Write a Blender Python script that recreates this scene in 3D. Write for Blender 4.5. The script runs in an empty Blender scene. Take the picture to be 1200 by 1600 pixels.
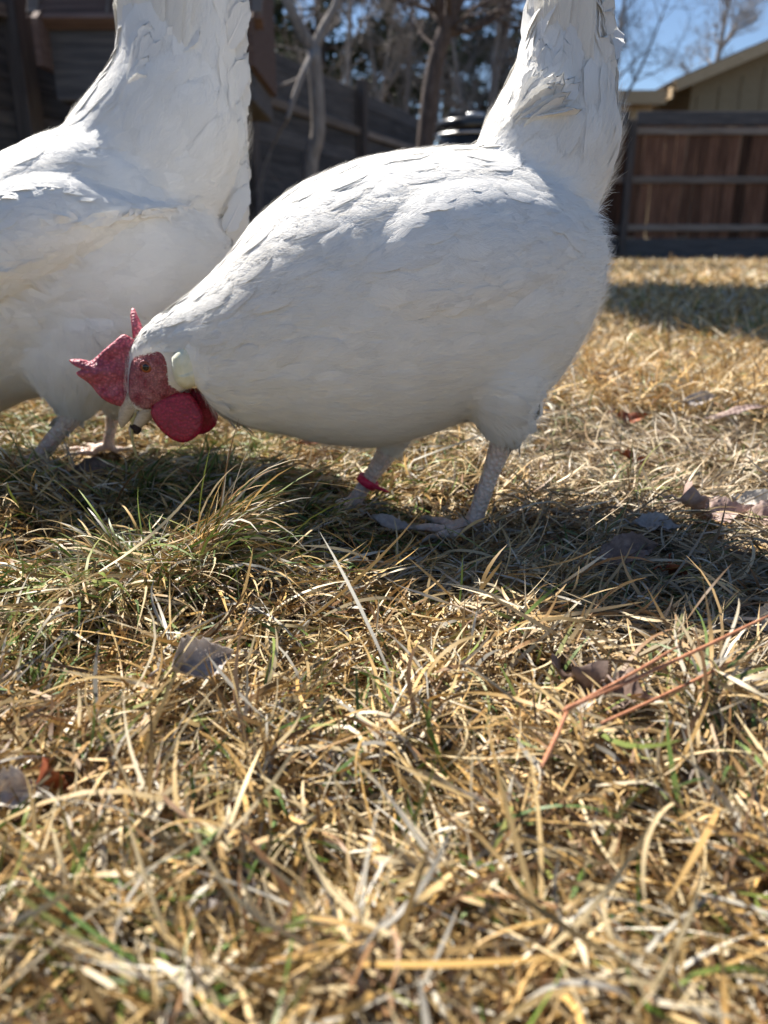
import bpy, bmesh, math, random
import numpy as np
from mathutils import Vector, Matrix, noise as mnoise
from mathutils.bvhtree import BVHTree

C = bpy.context.scene.collection
SC = bpy.context.scene
R = math.radians
rnd = random.Random(7)
rng = np.random.default_rng(11)

# ------------------------------------------------------------------ camera
CAM_H = 0.22
PITCH = R(19.3)
FPX = 1200.0                       # focal length in photo pixels (photo 1200 x 1600)
cam_d = bpy.data.cameras.new('camera')
cam = bpy.data.objects.new('camera', cam_d)
C.objects.link(cam)
cam.location = (0, 0, CAM_H)
cam.rotation_euler = (R(90) - PITCH, 0, 0)
cam_d.sensor_fit = 'VERTICAL'
cam_d.sensor_height = 36.0
cam_d.lens = 36.0 * FPX / 1600.0
cam_d.clip_start = 0.01
cam_d.clip_end = 2000
cam_d.dof.use_dof = True
cam_d.dof.focus_distance = 0.47
cam_d.dof.aperture_fstop = 7.6
SC.camera = cam

# ------------------------------------------------------------------ light
SUN_AZ = R(42)                     # how far to the left of straight ahead (+Y) the sun stands
SUN_EL = R(51)
w = bpy.data.worlds.new('World')
SC.world = w
w.use_nodes = True
nt = w.node_tree
bg = nt.nodes['Background']
sky = nt.nodes.new('ShaderNodeTexSky')
sky.sky_type = 'NISHITA'
sky.sun_disc = False
sky.sun_elevation = SUN_EL
sky.sun_rotation = -SUN_AZ
sky.altitude = 1600
sky.air_density = 1.0
sky.dust_density = 0.3
sky.ozone_density = 2.0
nt.links.new(sky.outputs[0], bg.inputs[0])
bg.inputs[1].default_value = 0.062
sd = bpy.data.lights.new('sun', 'SUN')
sd.energy = 5.0
sd.angle = R(0.53)
sd.color = (1.0, 0.94, 0.85)
sun = bpy.data.objects.new('sun', sd)
C.objects.link(sun)
sun.location = (-6, 8, 12)
S = Vector((-math.sin(SUN_AZ) * math.cos(SUN_EL), math.cos(SUN_AZ) * math.cos(SUN_EL), math.sin(SUN_EL)))
sun.rotation_euler = S.to_track_quat('Z', 'Y').to_euler()
SC.view_settings.view_transform = 'Standard'
SC.view_settings.look = 'None'
SC.view_settings.exposure = 1.2
SC.view_settings.gamma = 1.0
SC.view_settings.use_curve_mapping = False
SC.cycles.use_denoising = True
SC.cycles.max_bounces = 12
SC.cycles.diffuse_bounces = 9
SC.cycles.transmission_bounces = 4
SC.cycles.transparent_max_bounces = 24
SC.cycles.caustics_reflective = False
SC.cycles.caustics_refractive = False

# ------------------------------------------------------------------ helpers
ct, st = math.cos(PITCH), math.sin(PITCH)


def U(u, v, Y):
    """photo pixel on the upright plane at depth Y -> (x, z)"""
    x = (u - 600) / FPX
    y = (800 - v) / FPX
    t = Y / (ct + y * st)
    return (x * t, CAM_H + t * (-st + y * ct))


def G(u, v, z=0.0):
    """photo pixel on the ground -> (x, y)"""
    x = (u - 600) / FPX
    y = (800 - v) / FPX
    t = (z - CAM_H) / (-st + y * ct)
    return (x * t, t * (ct + y * st))


def tag(o, label=None, cat=None, group=None, kind=None):
    if label: o['label'] = label
    if cat: o['category'] = cat
    if group: o['group'] = group
    if kind: o['kind'] = kind
    return o


def empty(name, loc, label=None, cat=None, group=None, rz=0.0):
    o = bpy.data.objects.new(name, None)
    C.objects.link(o)
    o.location = loc
    o.rotation_euler = (0, 0, rz)
    o.empty_display_size = 0.05
    return tag(o, label, cat, group)


def link(name, me, mat=None, parent=None):
    o = bpy.data.objects.new(name, me)
    C.objects.link(o)
    if parent is not None: o.parent = parent
    if mat is not None and len(me.materials) == 0: me.materials.append(mat)
    return o


def mesh_np(name, verts, faces, smooth=True):
    """verts (n,3) array, faces: list of (m,k) int arrays of equal-sized faces"""
    me = bpy.data.meshes.new(name)
    verts = np.asarray(verts, dtype=np.float32).reshape(-1, 3)
    if not isinstance(faces, list): faces = [faces]
    faces = [np.asarray(f, dtype=np.int32) for f in faces if len(f)]
    loops = np.concatenate([f.ravel() for f in faces])
    sizes = np.concatenate([np.full(len(f), f.shape[1], dtype=np.int32) for f in faces])
    starts = np.concatenate([[0], np.cumsum(sizes)[:-1]]).astype(np.int32)
    me.vertices.add(len(verts))
    me.vertices.foreach_set('co', verts.ravel())
    me.loops.add(len(loops))
    me.loops.foreach_set('vertex_index', loops)
    me.polygons.add(len(sizes))
    me.polygons.foreach_set('loop_start', starts)
    me.polygons.foreach_set('loop_total', sizes)
    if smooth:
        me.polygons.foreach_set('use_smooth', np.ones(len(sizes), dtype=bool))
    me.update(calc_edges=True)
    me.validate()
    return me


def set_col(me, cols, name='Col'):
    a = me.color_attributes.new(name, 'FLOAT_COLOR', 'POINT')
    c = np.ones((len(cols), 4), dtype=np.float32)
    c[:, :cols.shape[1]] = cols
    a.data.foreach_set('color', c.ravel())


class MB:
    """collects shapes into one mesh"""
    def __init__(self): self.v = []; self.f = []

    def add(self, vs, fs):
        n = len(self.v)
        self.v.extend([tuple(p) for p in vs])
        self.f.extend([tuple(i + n for i in f) for f in fs])

    def box(self, c, s, M=None, bev=0.0):
        x, y, z = s[0] / 2, s[1] / 2, s[2] / 2
        if bev <= 0:
            vs = [(-x, -y, -z), (x, -y, -z), (x, y, -z), (-x, y, -z), (-x, -y, z), (x, -y, z), (x, y, z), (-x, y, z)]
            fs = [(3, 2, 1, 0), (4, 5, 6, 7), (0, 1, 5, 4), (1, 2, 6, 5), (2, 3, 7, 6), (3, 0, 4, 7)]
        else:
            b = bev
            vs = []
            for zz, k in ((-z, b), (-z + b, 0), (z - b, 0), (z, b)):
                for sx, sy in ((-1, -1), (1, -1), (1, 1), (-1, 1)):
                    vs.append((sx * (x - k), sy * (y - k), zz))
            fs = [(3, 2, 1, 0), (12, 13, 14, 15)]
            for l in range(3):
                for i in range(4):
                    j = (i + 1) % 4
                    fs.append((l * 4 + i, l * 4 + j, l * 4 + 4 + j, l * 4 + 4 + i))
        c = Vector(c)
        vs = [(M @ Vector(p) if M else Vector(p)) + c for p in vs]
        self.add(vs, fs)

    def tube(self, pts, rad, n=8, cap=True):
        pts = [Vector(p) for p in pts]
        if not hasattr(rad, '__len__'): rad = [rad] * len(pts)
        vs, fs = [], []
        ref = None
        for i, p in enumerate(pts):
            t = (pts[min(i + 1, len(pts) - 1)] - pts[max(i - 1, 0)])
            if t.length < 1e-9: t = Vector((0, 0, 1))
            t.normalize()
            if ref is None:
                ref = t.orthogonal().normalized()
            ref = (ref - t * ref.dot(t))
            ref = ref.normalized() if ref.length > 1e-6 else t.orthogonal().normalized()
            b = t.cross(ref)
            for k in range(n):
                a = 2 * math.pi * k / n
                vs.append(p + (ref * math.cos(a) + b * math.sin(a)) * rad[i])
        for i in range(len(pts) - 1):
            for k in range(n):
                j = (k + 1) % n
                fs.append((i * n + k, i * n + j, (i + 1) * n + j, (i + 1) * n + k))
        if cap:
            fs.append(tuple(reversed(range(n))))
            fs.append(tuple(range((len(pts) - 1) * n, len(pts) * n)))
        self.add(vs, fs)

    def lathe(self, c, prof, n=24):
        vs, fs = [], []
        for r, z in prof:
            for k in range(n):
                a = 2 * math.pi * k / n
                vs.append((c[0] + r * math.cos(a), c[1] + r * math.sin(a), c[2] + z))
        for i in range(len(prof) - 1):
            for k in range(n):
                j = (k + 1) % n
                fs.append((i * n + k, i * n + j, (i + 1) * n + j, (i + 1) * n + k))
        fs.append(tuple(reversed(range(n))))
        fs.append(tuple(range((len(prof) - 1) * n, len(prof) * n)))
        self.add(vs, fs)

    def mesh(self, name, smooth=False):
        me = bpy.data.meshes.new(name)
        me.from_pydata(self.v, [], self.f)
        me.polygons.foreach_set('use_smooth', [smooth] * len(me.polygons))
        me.update()
        return me

    def build(self, name, mat, parent=None, smooth=False, loc=None):
        o = link(name, self.mesh(name, smooth), mat, parent)
        if loc is not None: o.location = loc
        return o


def spline(P, n):
    """Catmull-Rom through rows of P (k,d); n samples per span"""
    P = np.asarray(P, float)
    k = len(P)
    out = []
    for i in range(k - 1):
        p0 = P[max(i - 1, 0)]; p1 = P[i]; p2 = P[i + 1]; p3 = P[min(i + 2, k - 1)]
        for s in range(n):
            t = s / n
            out.append(0.5 * (2 * p1 + (p2 - p0) * t + (2 * p0 - 5 * p1 + 4 * p2 - p3) * t * t + (3 * p1 - p0 - 3 * p2 + p3) * t ** 3))
    out.append(P[-1])
    return np.array(out)


# ------------------------------------------------------------------ materials
def mat(name):
    m = bpy.data.materials.new(name)
    m.use_nodes = True
    n = m.node_tree.nodes
    p = n['Principled BSDF']
    return m, m.node_tree, p


def nd(t, typ, **kw):
    n = t.nodes.new(typ)
    for k, v in kw.items():
        if k.startswith('i_'): n.inputs[k[2:].replace('_', ' ')].default_value = v
        else: setattr(n, k, v)
    return n


def ramp(t, fac, stops):
    r = t.nodes.new('ShaderNodeValToRGB')
    e = r.color_ramp.elements
    while len(e) < len(stops): e.new(0.5)
    for el, (p, c) in zip(e, stops):
        el.position = p
        el.color = (*c, 1)
    t.links.new(fac, r.inputs[0])
    return r


def coords(t, scale=(1, 1, 1), kind='Object'):
    tc = t.nodes.new('ShaderNodeTexCoord')
    mp = t.nodes.new('ShaderNodeMapping')
    mp.inputs['Scale'].default_value = scale
    t.links.new(tc.outputs[kind], mp.inputs[0])
    return mp.outputs[0]


def bump(t, p, height, strength=0.3, dist=0.002):
    b = nd(t, 'ShaderNodeBump')
    b.inputs['Strength'].default_value = strength
    b.inputs['Distance'].default_value = dist
    t.links.new(height, b.inputs['Height'])
    t.links.new(b.outputs[0], p.inputs['Normal'])
    return b


def noise_mat(name, stops, scale=(8, 8, 8), nscale=4.0, detail=6, rough=0.7, bstr=0.4, bdist=0.003, spec=0.3, metallic=0.0, per_object=0.0):
    m, t, p = mat(name)
    v = coords(t, scale)
    if per_object:
        oi = nd(t, 'ShaderNodeObjectInfo')
        ad = nd(t, 'ShaderNodeVectorMath', operation='ADD')
        ml = nd(t, 'ShaderNodeMath', operation='MULTIPLY')
        ml.inputs[1].default_value = 37.0
        t.links.new(oi.outputs['Random'], ml.inputs[0])
        t.links.new(v, ad.inputs[0])
        t.links.new(ml.outputs[0], ad.inputs[1])
        v = ad.outputs[0]
    n = nd(t, 'ShaderNodeTexNoise')
    n.inputs['Scale'].default_value = nscale
    n.inputs['Detail'].default_value = detail
    n.inputs['Roughness'].default_value = 0.65
    t.links.new(v, n.inputs['Vector'])
    r = ramp(t, n.outputs[0], stops)
    col = r.outputs[0]
    if per_object:
        hs = nd(t, 'ShaderNodeHueSaturation')
        mr = nd(t, 'ShaderNodeMapRange')
        mr.inputs['To Min'].default_value = 1 - per_object
        mr.inputs['To Max'].default_value = 1 + per_object
        t.links.new(oi.outputs['Random'], mr.inputs[0])
        t.links.new(mr.outputs[0], hs.inputs['Value'])
        t.links.new(col, hs.inputs['Color'])
        col = hs.outputs[0]
    t.links.new(col, p.inputs['Base Color'])
    p.inputs['Roughness'].default_value = rough
    p.inputs['Specular IOR Level'].default_value = spec
    p.inputs['Metallic'].default_value = metallic
    bump(t, p, n.outputs[0], bstr, bdist)
    return m


def translucent_mix(t, p, colsock, fac, normal=None):
    out = t.nodes['Material Output']
    tr = nd(t, 'ShaderNodeBsdfTranslucent')
    if colsock is not None: t.links.new(colsock, tr.inputs[0])
    mx = nd(t, 'ShaderNodeMixShader')
    mx.inputs[0].default_value = fac
    t.links.new(p.outputs[0], mx.inputs[1])
    t.links.new(tr.outputs[0], mx.inputs[2])
    t.links.new(mx.outputs[0], out.inputs[0])
    return tr


def feather_mat(name, base, trans, fac, barbs=True, tip=True, fray=True):
    m, t, p = mat(name)
    at = nd(t, 'ShaderNodeAttribute', attribute_name='Col')
    mul = nd(t, 'ShaderNodeMix', data_type='RGBA', blend_type='MULTIPLY')
    mul.inputs[0].default_value = 1.0
    mul.inputs[6].default_value = (*base, 1)
    t.links.new(at.outputs[0], mul.inputs[7])
    t.links.new(mul.outputs[2], p.inputs['Base Color'])
    p.inputs['Roughness'].default_value = 0.62
    p.inputs['Specular IOR Level'].default_value = 0.25
    tr = translucent_mix(t, p, None, fac)
    tr.inputs[0].default_value = (*trans, 1)
    if barbs:
        uv = nd(t, 'ShaderNodeAttribute', attribute_name='fuv')
        sx = nd(t, 'ShaderNodeSeparateXYZ')
        t.links.new(uv.outputs['Vector'], sx.inputs[0])
        ab = nd(t, 'ShaderNodeMath', operation='ABSOLUTE')
        t.links.new(sx.outputs[0], ab.inputs[0])
        # oblique barbs: phase = along - 0.6*|across| + random
        ma = nd(t, 'ShaderNodeMath', operation='MULTIPLY_ADD')
        ma.inputs[1].default_value = -0.5
        t.links.new(ab.outputs[0], ma.inputs[0])
        t.links.new(sx.outputs[1], ma.inputs[2])
        cb = nd(t, 'ShaderNodeCombineXYZ')
        t.links.new(ma.outputs[0], cb.inputs[0])
        m2 = nd(t, 'ShaderNodeMath', operation='MULTIPLY')
        m2.inputs[1].default_value = 0.05
        t.links.new(sx.outputs[0], m2.inputs[0])
        t.links.new(m2.outputs[0], cb.inputs[1])
        t.links.new(sx.outputs[2], cb.inputs[2])
        n = nd(t, 'ShaderNodeTexNoise')
        n.inputs['Scale'].default_value = 46
        n.inputs['Detail'].default_value = 3
        t.links.new(cb.outputs[0], n.inputs['Vector'])
        b = bump(t, p, n.outputs[0], 0.65, 0.0009)
        t.links.new(b.outputs[0], tr.inputs['Normal'])
        if not fray: return m
        # the vane frays into loose barbs towards its edge and tip
        def mth(op, a, c=None, v=None, clamp=False):
            q = nd(t, 'ShaderNodeMath', operation=op); q.use_clamp = clamp
            t.links.new(a, q.inputs[0])
            if c is not None: t.links.new(c, q.inputs[1])
            if v is not None: q.inputs[1].default_value = v
            return q.outputs[0]
        e = mth('POWER', ab.outputs[0], v=2.6 if tip else 7.0)
        if tip:
            e = mth('MAXIMUM', e, mth('POWER', sx.outputs[1], v=5.0))
        x_ = mth('SUBTRACT', mth('SUBTRACT', mth('MULTIPLY', e, v=-1.0), mth('MULTIPLY', n.outputs[0], v=.40)), v=-1.0)
        al = mth('MULTIPLY', x_, v=2.3 if tip else 5.0, clamp=True)
        out = t.nodes['Material Output']
        srf = out.inputs[0].links[0].from_socket
        tp = nd(t, 'ShaderNodeBsdfTransparent')
        mx = nd(t, 'ShaderNodeMixShader')
        t.links.new(al, mx.inputs[0]); t.links.new(tp.outputs[0], mx.inputs[1]); t.links.new(srf, mx.inputs[2])
        t.links.new(mx.outputs[0], out.inputs[0])
    return m


M = {}
M['plumage'] = feather_mat('white_plumage', (0.88, 0.865, 0.835), (0.86, 0.83, 0.77), 0.04, True, True, False)
M['covert'] = feather_mat('white_covert_feather', (0.88, 0.87, 0.85), (0.88, 0.85, 0.78), 0.12, True, True, False)
M['quill'] = feather_mat('white_tail_feather', (0.90, 0.89, 0.865), (0.92, 0.90, 0.84), 0.25, True, False, False)
m, t, p = mat('white_down')
v = coords(t, (1, 1, 1))
n = nd(t, 'ShaderNodeTexNoise'); n.inputs['Scale'].default_value = 25; n.inputs['Detail'].default_value = 5
t.links.new(v, n.inputs['Vector'])
r = ramp(t, n.outputs[0], [(0.3, (0.82, 0.80, 0.77)), (0.6, (0.87, 0.86, 0.84))])
t.links.new(r.outputs[0], p.inputs['Base Color'])
p.inputs['Roughness'].default_value = 0.9
p.inputs['Specular IOR Level'].default_value = 0.1
n2 = nd(t, 'ShaderNodeTexNoise'); n2.inputs['Scale'].default_value = 260; n2.inputs['Detail'].default_value = 4
t.links.new(v, n2.inputs['Vector'])
bump(t, p, n2.outputs[0], 0.5, 0.0015)
M['down'] = m


def skin_mat(name, c1, c2, vscale=900, rough=0.5, sss=0.25, bs=0.6, bd=0.0008, cell=1.0):
    m, t, p = mat(name)
    v = coords(t)
    n = nd(t, 'ShaderNodeTexNoise'); n.inputs['Scale'].default_value = 140; n.inputs['Detail'].default_value = 4
    t.links.new(v, n.inputs['Vector'])
    r = ramp(t, n.outputs[0], [(0.3, c1), (0.7, c2)])
    vo = nd(t, 'ShaderNodeTexVoronoi'); vo.inputs['Scale'].default_value = vscale
    t.links.new(v, vo.inputs['Vector'])
    vr = ramp(t, vo.outputs['Distance'], [(0.15, (1.12, 1.12, 1.12)), (0.6, (.62, .62, .62))])
    mm = nd(t, 'ShaderNodeMix', data_type='RGBA', blend_type='MULTIPLY'); mm.inputs[0].default_value = cell
    t.links.new(r.outputs[0], mm.inputs[6]); t.links.new(vr.outputs[0], mm.inputs[7])
    t.links.new(mm.outputs[2], p.inputs['Base Color'])
    bump(t, p, vo.outputs['Distance'], bs, bd)
    p.inputs['Roughness'].default_value = rough
    p.inputs['Subsurface Weight'].default_value = sss
    p.inputs['Subsurface Radius'].default_value = (1.0, 0.25, 0.2)
    p.inputs['Subsurface Scale'].default_value = 0.003
    return m


M['comb'] = skin_mat('red_comb_skin', (0.40, 0.045, 0.09), (0.60, 0.17, 0.22), 430, 0.6, .3, .8, .0013)
M['wattle'] = skin_mat('red_wattle_skin', (0.36, 0.008, 0.04), (0.46, 0.022, 0.065), 500, 0.42)
M['face'] = skin_mat('pink_face_skin', (0.31, 0.035, 0.06), (0.58, 0.25, 0.26), 620, 0.6, .25, .8, .0014)
M['lobe'] = skin_mat('white_earlobe_skin', (0.70, 0.70, 0.52), (0.84, 0.83, 0.70), 300, 0.75, 0.0, .5, .0006, 0.0)
M['leg'] = skin_mat('pale_scaly_leg', (0.64, 0.48, 0.39), (0.78, 0.63, 0.54), 300, 0.45, 0.2, .9, 0.0016, .38)
M['claw'] = noise_mat('horn_claw', [(0.3, (0.25, 0.20, 0.15)), (0.7, (0.45, 0.38, 0.30))], (40, 40, 40))
M['beak'] = noise_mat('horn_beak', [(0.3, (0.42, 0.33, 0.24)), (0.7, (0.66, 0.56, 0.44))], (60, 60, 200), rough=0.4, bdist=0.0006)
M['iris'] = noise_mat('orange_iris', [(0.3, (0.20, 0.045, 0.018)), (0.7, (0.34, 0.09, 0.03))], (300, 300, 300), rough=0.12, bstr=0.05, spec=0.6)
M['pupil'] = noise_mat('black_pupil', [(0.3, (0.004, 0.003, 0.003)), (0.7, (0.008, 0.006, 0.006))], rough=0.06, bstr=0.0, spec=0.6)
M['band'] = noise_mat('red_plastic_band', [(0.3, (0.60, 0.02, 0.06)), (0.7, (0.70, 0.04, 0.10))], (50, 50, 50), rough=0.3, bstr=0.1)
M['dirt'] = noise_mat('dark_soil_crumb', [(0.3, (0.02, 0.013, 0.01)), (0.7, (0.06, 0.04, 0.03))], (200, 200, 200), rough=0.95, bdist=0.001)

# grass blades: colour per blade
m, t, p = mat('dry_grass_blade')
at = nd(t, 'ShaderNodeAttribute', attribute_name='Col')
t.links.new(at.outputs[0], p.inputs['Base Color'])
p.inputs['Roughness'].default_value = 0.48
p.inputs['Specular IOR Level'].default_value = 0.3
translucent_mix(t, p, at.outputs[0], 0.10)
M['grass'] = m

M['soil'] = noise_mat('thatch_soil', [(0.3, (0.03, 0.02, 0.012)), (0.5, (0.075, 0.05, 0.027)), (0.64, (0.17, 0.12, 0.06)), (0.8, (0.30, 0.22, 0.115))],
                      (1, 1, 1), nscale=22, detail=10, rough=0.95, bstr=0.6, bdist=0.01, spec=0.1)


def wood(name, c0, c1, c2, axis='Z', rough=0.85, po=0.25):
    sc = {'Z': (26, 26, 1.6), 'X': (1.6, 26, 26), 'Y': (26, 1.6, 26)}[axis]
    return noise_mat(name, [(0.28, c0), (0.5, c1), (0.75, c2)], sc, nscale=1.6, detail=8, rough=rough, bstr=0.5, bdist=0.004, spec=0.2, per_object=po)


M['fence_red'] = wood('redwood_fence_board', (0.045, 0.026, 0.019), (0.125, 0.065, 0.044), (0.25, 0.145, 0.10), po=.6)
M['fence_rail'] = wood('grey_fence_rail', (0.10, 0.085, 0.075), (0.20, 0.17, 0.15), (0.32, 0.28, 0.25), 'X')
M['fence_post'] = wood('grey_fence_post', (0.045, 0.040, 0.040), (0.09, 0.08, 0.078), (0.16, 0.14, 0.135))
M['fence_dark'] = wood('dark_fence_board', (0.045, 0.045, 0.05), (0.09, 0.088, 0.094), (0.16, 0.15, 0.15), 'X')
M['coop'] = wood('brown_coop_board', (0.085, 0.06, 0.052), (0.15, 0.10, 0.085), (0.23, 0.165, 0.14), 'X', 0.8)
M['bark'] = noise_mat('dark_bark', [(0.3, (0.055, 0.042, 0.037)), (0.55, (0.13, 0.10, 0.09)), (0.75, (0.22, 0.18, 0.16))], (14, 14, 3), nscale=2.5, detail=8, rough=0.95, bstr=0.8, bdist=0.02)
M['bark_pale'] = noise_mat('pale_grey_bark', [(0.3, (0.16, 0.14, 0.13)), (0.55, (0.30, 0.27, 0.25)), (0.75, (0.42, 0.39, 0.36))], (14, 14, 3), nscale=2.5, detail=8, rough=0.9, bstr=0.6, bdist=0.01)
m = noise_mat('pine_needles_green', [(0.3, (0.03, 0.05, 0.022)), (0.6, (0.06, 0.085, 0.035)), (0.8, (0.10, 0.12, 0.05))], (1, 1, 1), nscale=1.2, rough=0.6, bstr=0.0)
M['needles'] = m
M['siding'] = noise_mat('olive_house_siding', [(0.3, (0.27, 0.22, 0.14)), (0.7, (0.33, 0.27, 0.18))], (3, 3, 3), rough=0.85, bstr=0.15)
M['trim'] = noise_mat('tan_house_trim', [(0.3, (0.48, 0.36, 0.22)), (0.7, (0.58, 0.45, 0.29))], (4, 4, 4), rough=0.7, bstr=0.1)
M['shingle'] = noise_mat('grey_roof_shingle', [(0.3, (0.06, 0.055, 0.05)), (0.7, (0.14, 0.125, 0.11))], (14, 14, 14), rough=0.95, bstr=0.6, per_object=0.3)
M['bin'] = noise_mat('black_plastic', [(0.3, (0.014, 0.015, 0.017)), (0.7, (0.03, 0.031, 0.034))], (9, 9, 9), rough=0.22, bstr=0.08, spec=0.6)
M['galv'] = noise_mat('galvanised_metal', [(0.3, (0.45, 0.46, 0.48)), (0.7, (0.62, 0.63, 0.65))], (12, 12, 12), rough=0.35, metallic=0.9, bstr=0.1)


def leaf_mat(name, c0, c1, c2, fac=0.15):
    m, t, p = mat(name)
    v = coords(t)
    n = nd(t, 'ShaderNodeTexNoise'); n.inputs['Scale'].default_value = 90; n.inputs['Detail'].default_value = 8; n.inputs['Roughness'].default_value = 0.7
    t.links.new(v, n.inputs['Vector'])
    r = ramp(t, n.outputs[0], [(0.3, c0), (0.5, c1), (0.72, c2)])
    t.links.new(r.outputs[0], p.inputs['Base Color'])
    p.inputs['Roughness'].default_value = 0.6
    w_ = nd(t, 'ShaderNodeTexWave'); w_.inputs['Scale'].default_value = 55; w_.inputs['Distortion'].default_value = 4; w_.inputs['Detail'].default_value = 3
    t.links.new(v, w_.inputs['Vector'])
    bump(t, p, w_.outputs[0], 0.5, 0.0008)
    translucent_mix(t, p, r.outputs[0], fac)
    return m


M['leaf_grey'] = leaf_mat('grey_dead_leaf', (0.26, 0.23, 0.215), (0.48, 0.43, 0.40), (0.66, 0.61, 0.57), .35)
M['leaf_brown'] = leaf_mat('brown_dead_leaf', (0.10, 0.065, 0.05), (0.22, 0.15, 0.12), (0.38, 0.28, 0.23), .2)
M['leaf_pink'] = leaf_mat('pinkish_dead_leaf', (0.20, 0.12, 0.095), (0.40, 0.28, 0.24), (0.58, 0.46, 0.41))
M['leaf_pale'] = leaf_mat('pale_dead_leaf', (0.40, 0.35, 0.30), (0.58, 0.53, 0.46), (0.72, 0.68, 0.60))
M['leaf_rust'] = leaf_mat('rust_dead_leaf', (0.14, 0.03, 0.015), (0.32, 0.085, 0.03), (0.45, 0.16, 0.06))
M['pine_needle'] = noise_mat('reddish_pine_needle', [(0.3, (0.34, 0.13, 0.065)), (0.7, (0.56, 0.27, 0.15))], (60, 60, 60), rough=0.4)

# ------------------------------------------------------------------ ground
MOUNDS = []   # (x, y, radius, height)


def mound_px(u, v, rad, h): MOUNDS.append((*G(u, v), rad, h))


mound_px(330, 930, 0.080, 0.022)
mound_px(50, 800, 0.085, 0.022)
mound_px(500, 850, 0.045, 0.012)
mound_px(110, 885, 0.06, -0.020)
mound_px(100, 1100, 0.035, -0.014)
mound_px(820, 1130, 0.025, -0.010)
mound_px(560, 1330, 0.025, -0.010)
mound_px(840, 1000, 0.09, 0.012)
mound_px(700, 1210, 0.05, 0.010)
mound_px(990, 800, 0.05, 0.012)
mound_px(1100, 1250, 0.06, 0.012)
mound_px(330, 1160, 0.05, 0.008)
mound_px(900, 620, 0.2, 0.02)


def hgt(x, y):
    x = np.asarray(x, float); y = np.asarray(y, float)
    z = 0.006 * np.sin(x * 9.1 + 1.3) * np.cos(y * 7.7 + .4) + 0.004 * np.sin(x * 23 + y * 17) + 0.0030 * np.sin(x * 51 - y * 43 + 2) + (0.0060 * np.sin(x * 97 + y * 61 + 3 * np.sin(y * 31)) + 0.0045 * np.sin(y * 121 - x * 88 + 3 * np.sin(x * 37))) * np.clip(2.0 - y, 0, 1)
    z = z + 0.012 * np.sin(x * 1.7 + .5) * np.sin(y * 1.9 + 2.1) * np.clip((y - .8) / 2, 0, 1)
    for mx, my, r_, h in MOUNDS:
        z = z + h * np.exp(-((x - mx) ** 2 + (y - my) ** 2) / (r_ * r_))
    return z


def axis_pts(lo, hi, fine_lo, fine_hi, step, grow=1.18):
    a = list(np.arange(fine_lo, fine_hi + 1e-6, step))
    s = step; p = a[-1]
    while p < hi: s *= grow; p = min(p + s, hi); a.append(p)
    s = step; p = a[0]; b = []
    while p > lo: s *= grow; p = max(p - s, lo); b.append(p)
    return np.array(b[::-1] + a)


gx = axis_pts(-400, 400, -0.7, 0.7, 0.014)
gy = axis_pts(-60, 700, 0.05, 1.3, 0.014)
X, Y = np.meshgrid(gx, gy)
far = np.clip((np.hypot(X, Y) - 14) / 10, 0, 1)
Z = hgt(X, Y) * (1 - far)
nx, ny = len(gx), len(gy)
ii = np.arange(nx * ny).reshape(ny, nx)
F = np.stack([ii[:-1, :-1], ii[:-1, 1:], ii[1:, 1:], ii[1:, :-1]], -1).reshape(-1, 4)
me = mesh_np('ground', np.stack([X, Y, Z], -1).reshape(-1, 3), F)
tag(link('ground', me, M['soil']), kind='structure')

# ------------------------------------------------------------------ fences
def rotz(a): return Matrix.Rotation(a, 3, 'Z')


def plank_mesh(name, sx, sy, sz, bev=0.004):
    b = MB(); b.box((0, 0, 0), (sx, sy, sz), bev=bev); return b.mesh(name)


FY = 11.5
fx0, fx1 = 0.75, 11.0
fr = empty('wooden_fence', (fx0, FY, 0), 'weathered red brown board fence with grey rails across the far end of the lawn', 'fence')
bw = 0.145
bm_ = [plank_mesh('board', bw - 0.006, 0.02, h) for h in (1.50, 1.53, 1.48)]
k = 0
x = fx0 + bw / 2
while x < fx1:
    me = bm_[k % 3]
    if not me.materials: me.materials.append(M['fence_red'])
    o = link('board', me, None, fr)
    o.location = (x - fx0, 0.06 + rnd.uniform(-.004, .004), 0.285 + 0.75 + rnd.uniform(-.015, .015))
    o.rotation_euler = (0, rnd.uniform(-.006, .006), rnd.uniform(-.02, .02))
    x += bw + rnd.uniform(0, .006); k += 1
for z, h in ((0.42, 0.085), (1.04, 0.09), (1.66, 0.09)):
    for i in range(4):
        b = MB(); L = 2.55
        b.box((0, 0, 0), (L - 0.012, 0.045, h), bev=0.006)
        b.build('rail', M['fence_rail'], fr, loc=(0.05 + L / 2 + i * L, 0.024, z + rnd.uniform(-.01, .01)))
for i in range(5):
    b = MB(); b.box((0, 0, 0), (0.09, 0.09, 1.80), bev=0.008)
    b.build('post', M['fence_post'], fr, loc=(0.05 + i * 2.55, -0.048, 0.88))
for i in range(4):
    L = 2.55
    b = MB(); b.box((0, 0, 0), (L - 0.1, 0.035, 0.26), bev=0.006)
    b.build('kickboard', M['fence_dark'], fr, loc=(0.05 + L / 2 + i * L, 0.0, 0.15))
    b = MB(); b.box((0, 0, 0), (L - 0.1, 0.03, 0.17), bev=0.006)
    b.build('top_board', M['fence_dark'], fr, loc=(0.05 + L / 2 + i * L, 0.0, 1.805))

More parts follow.
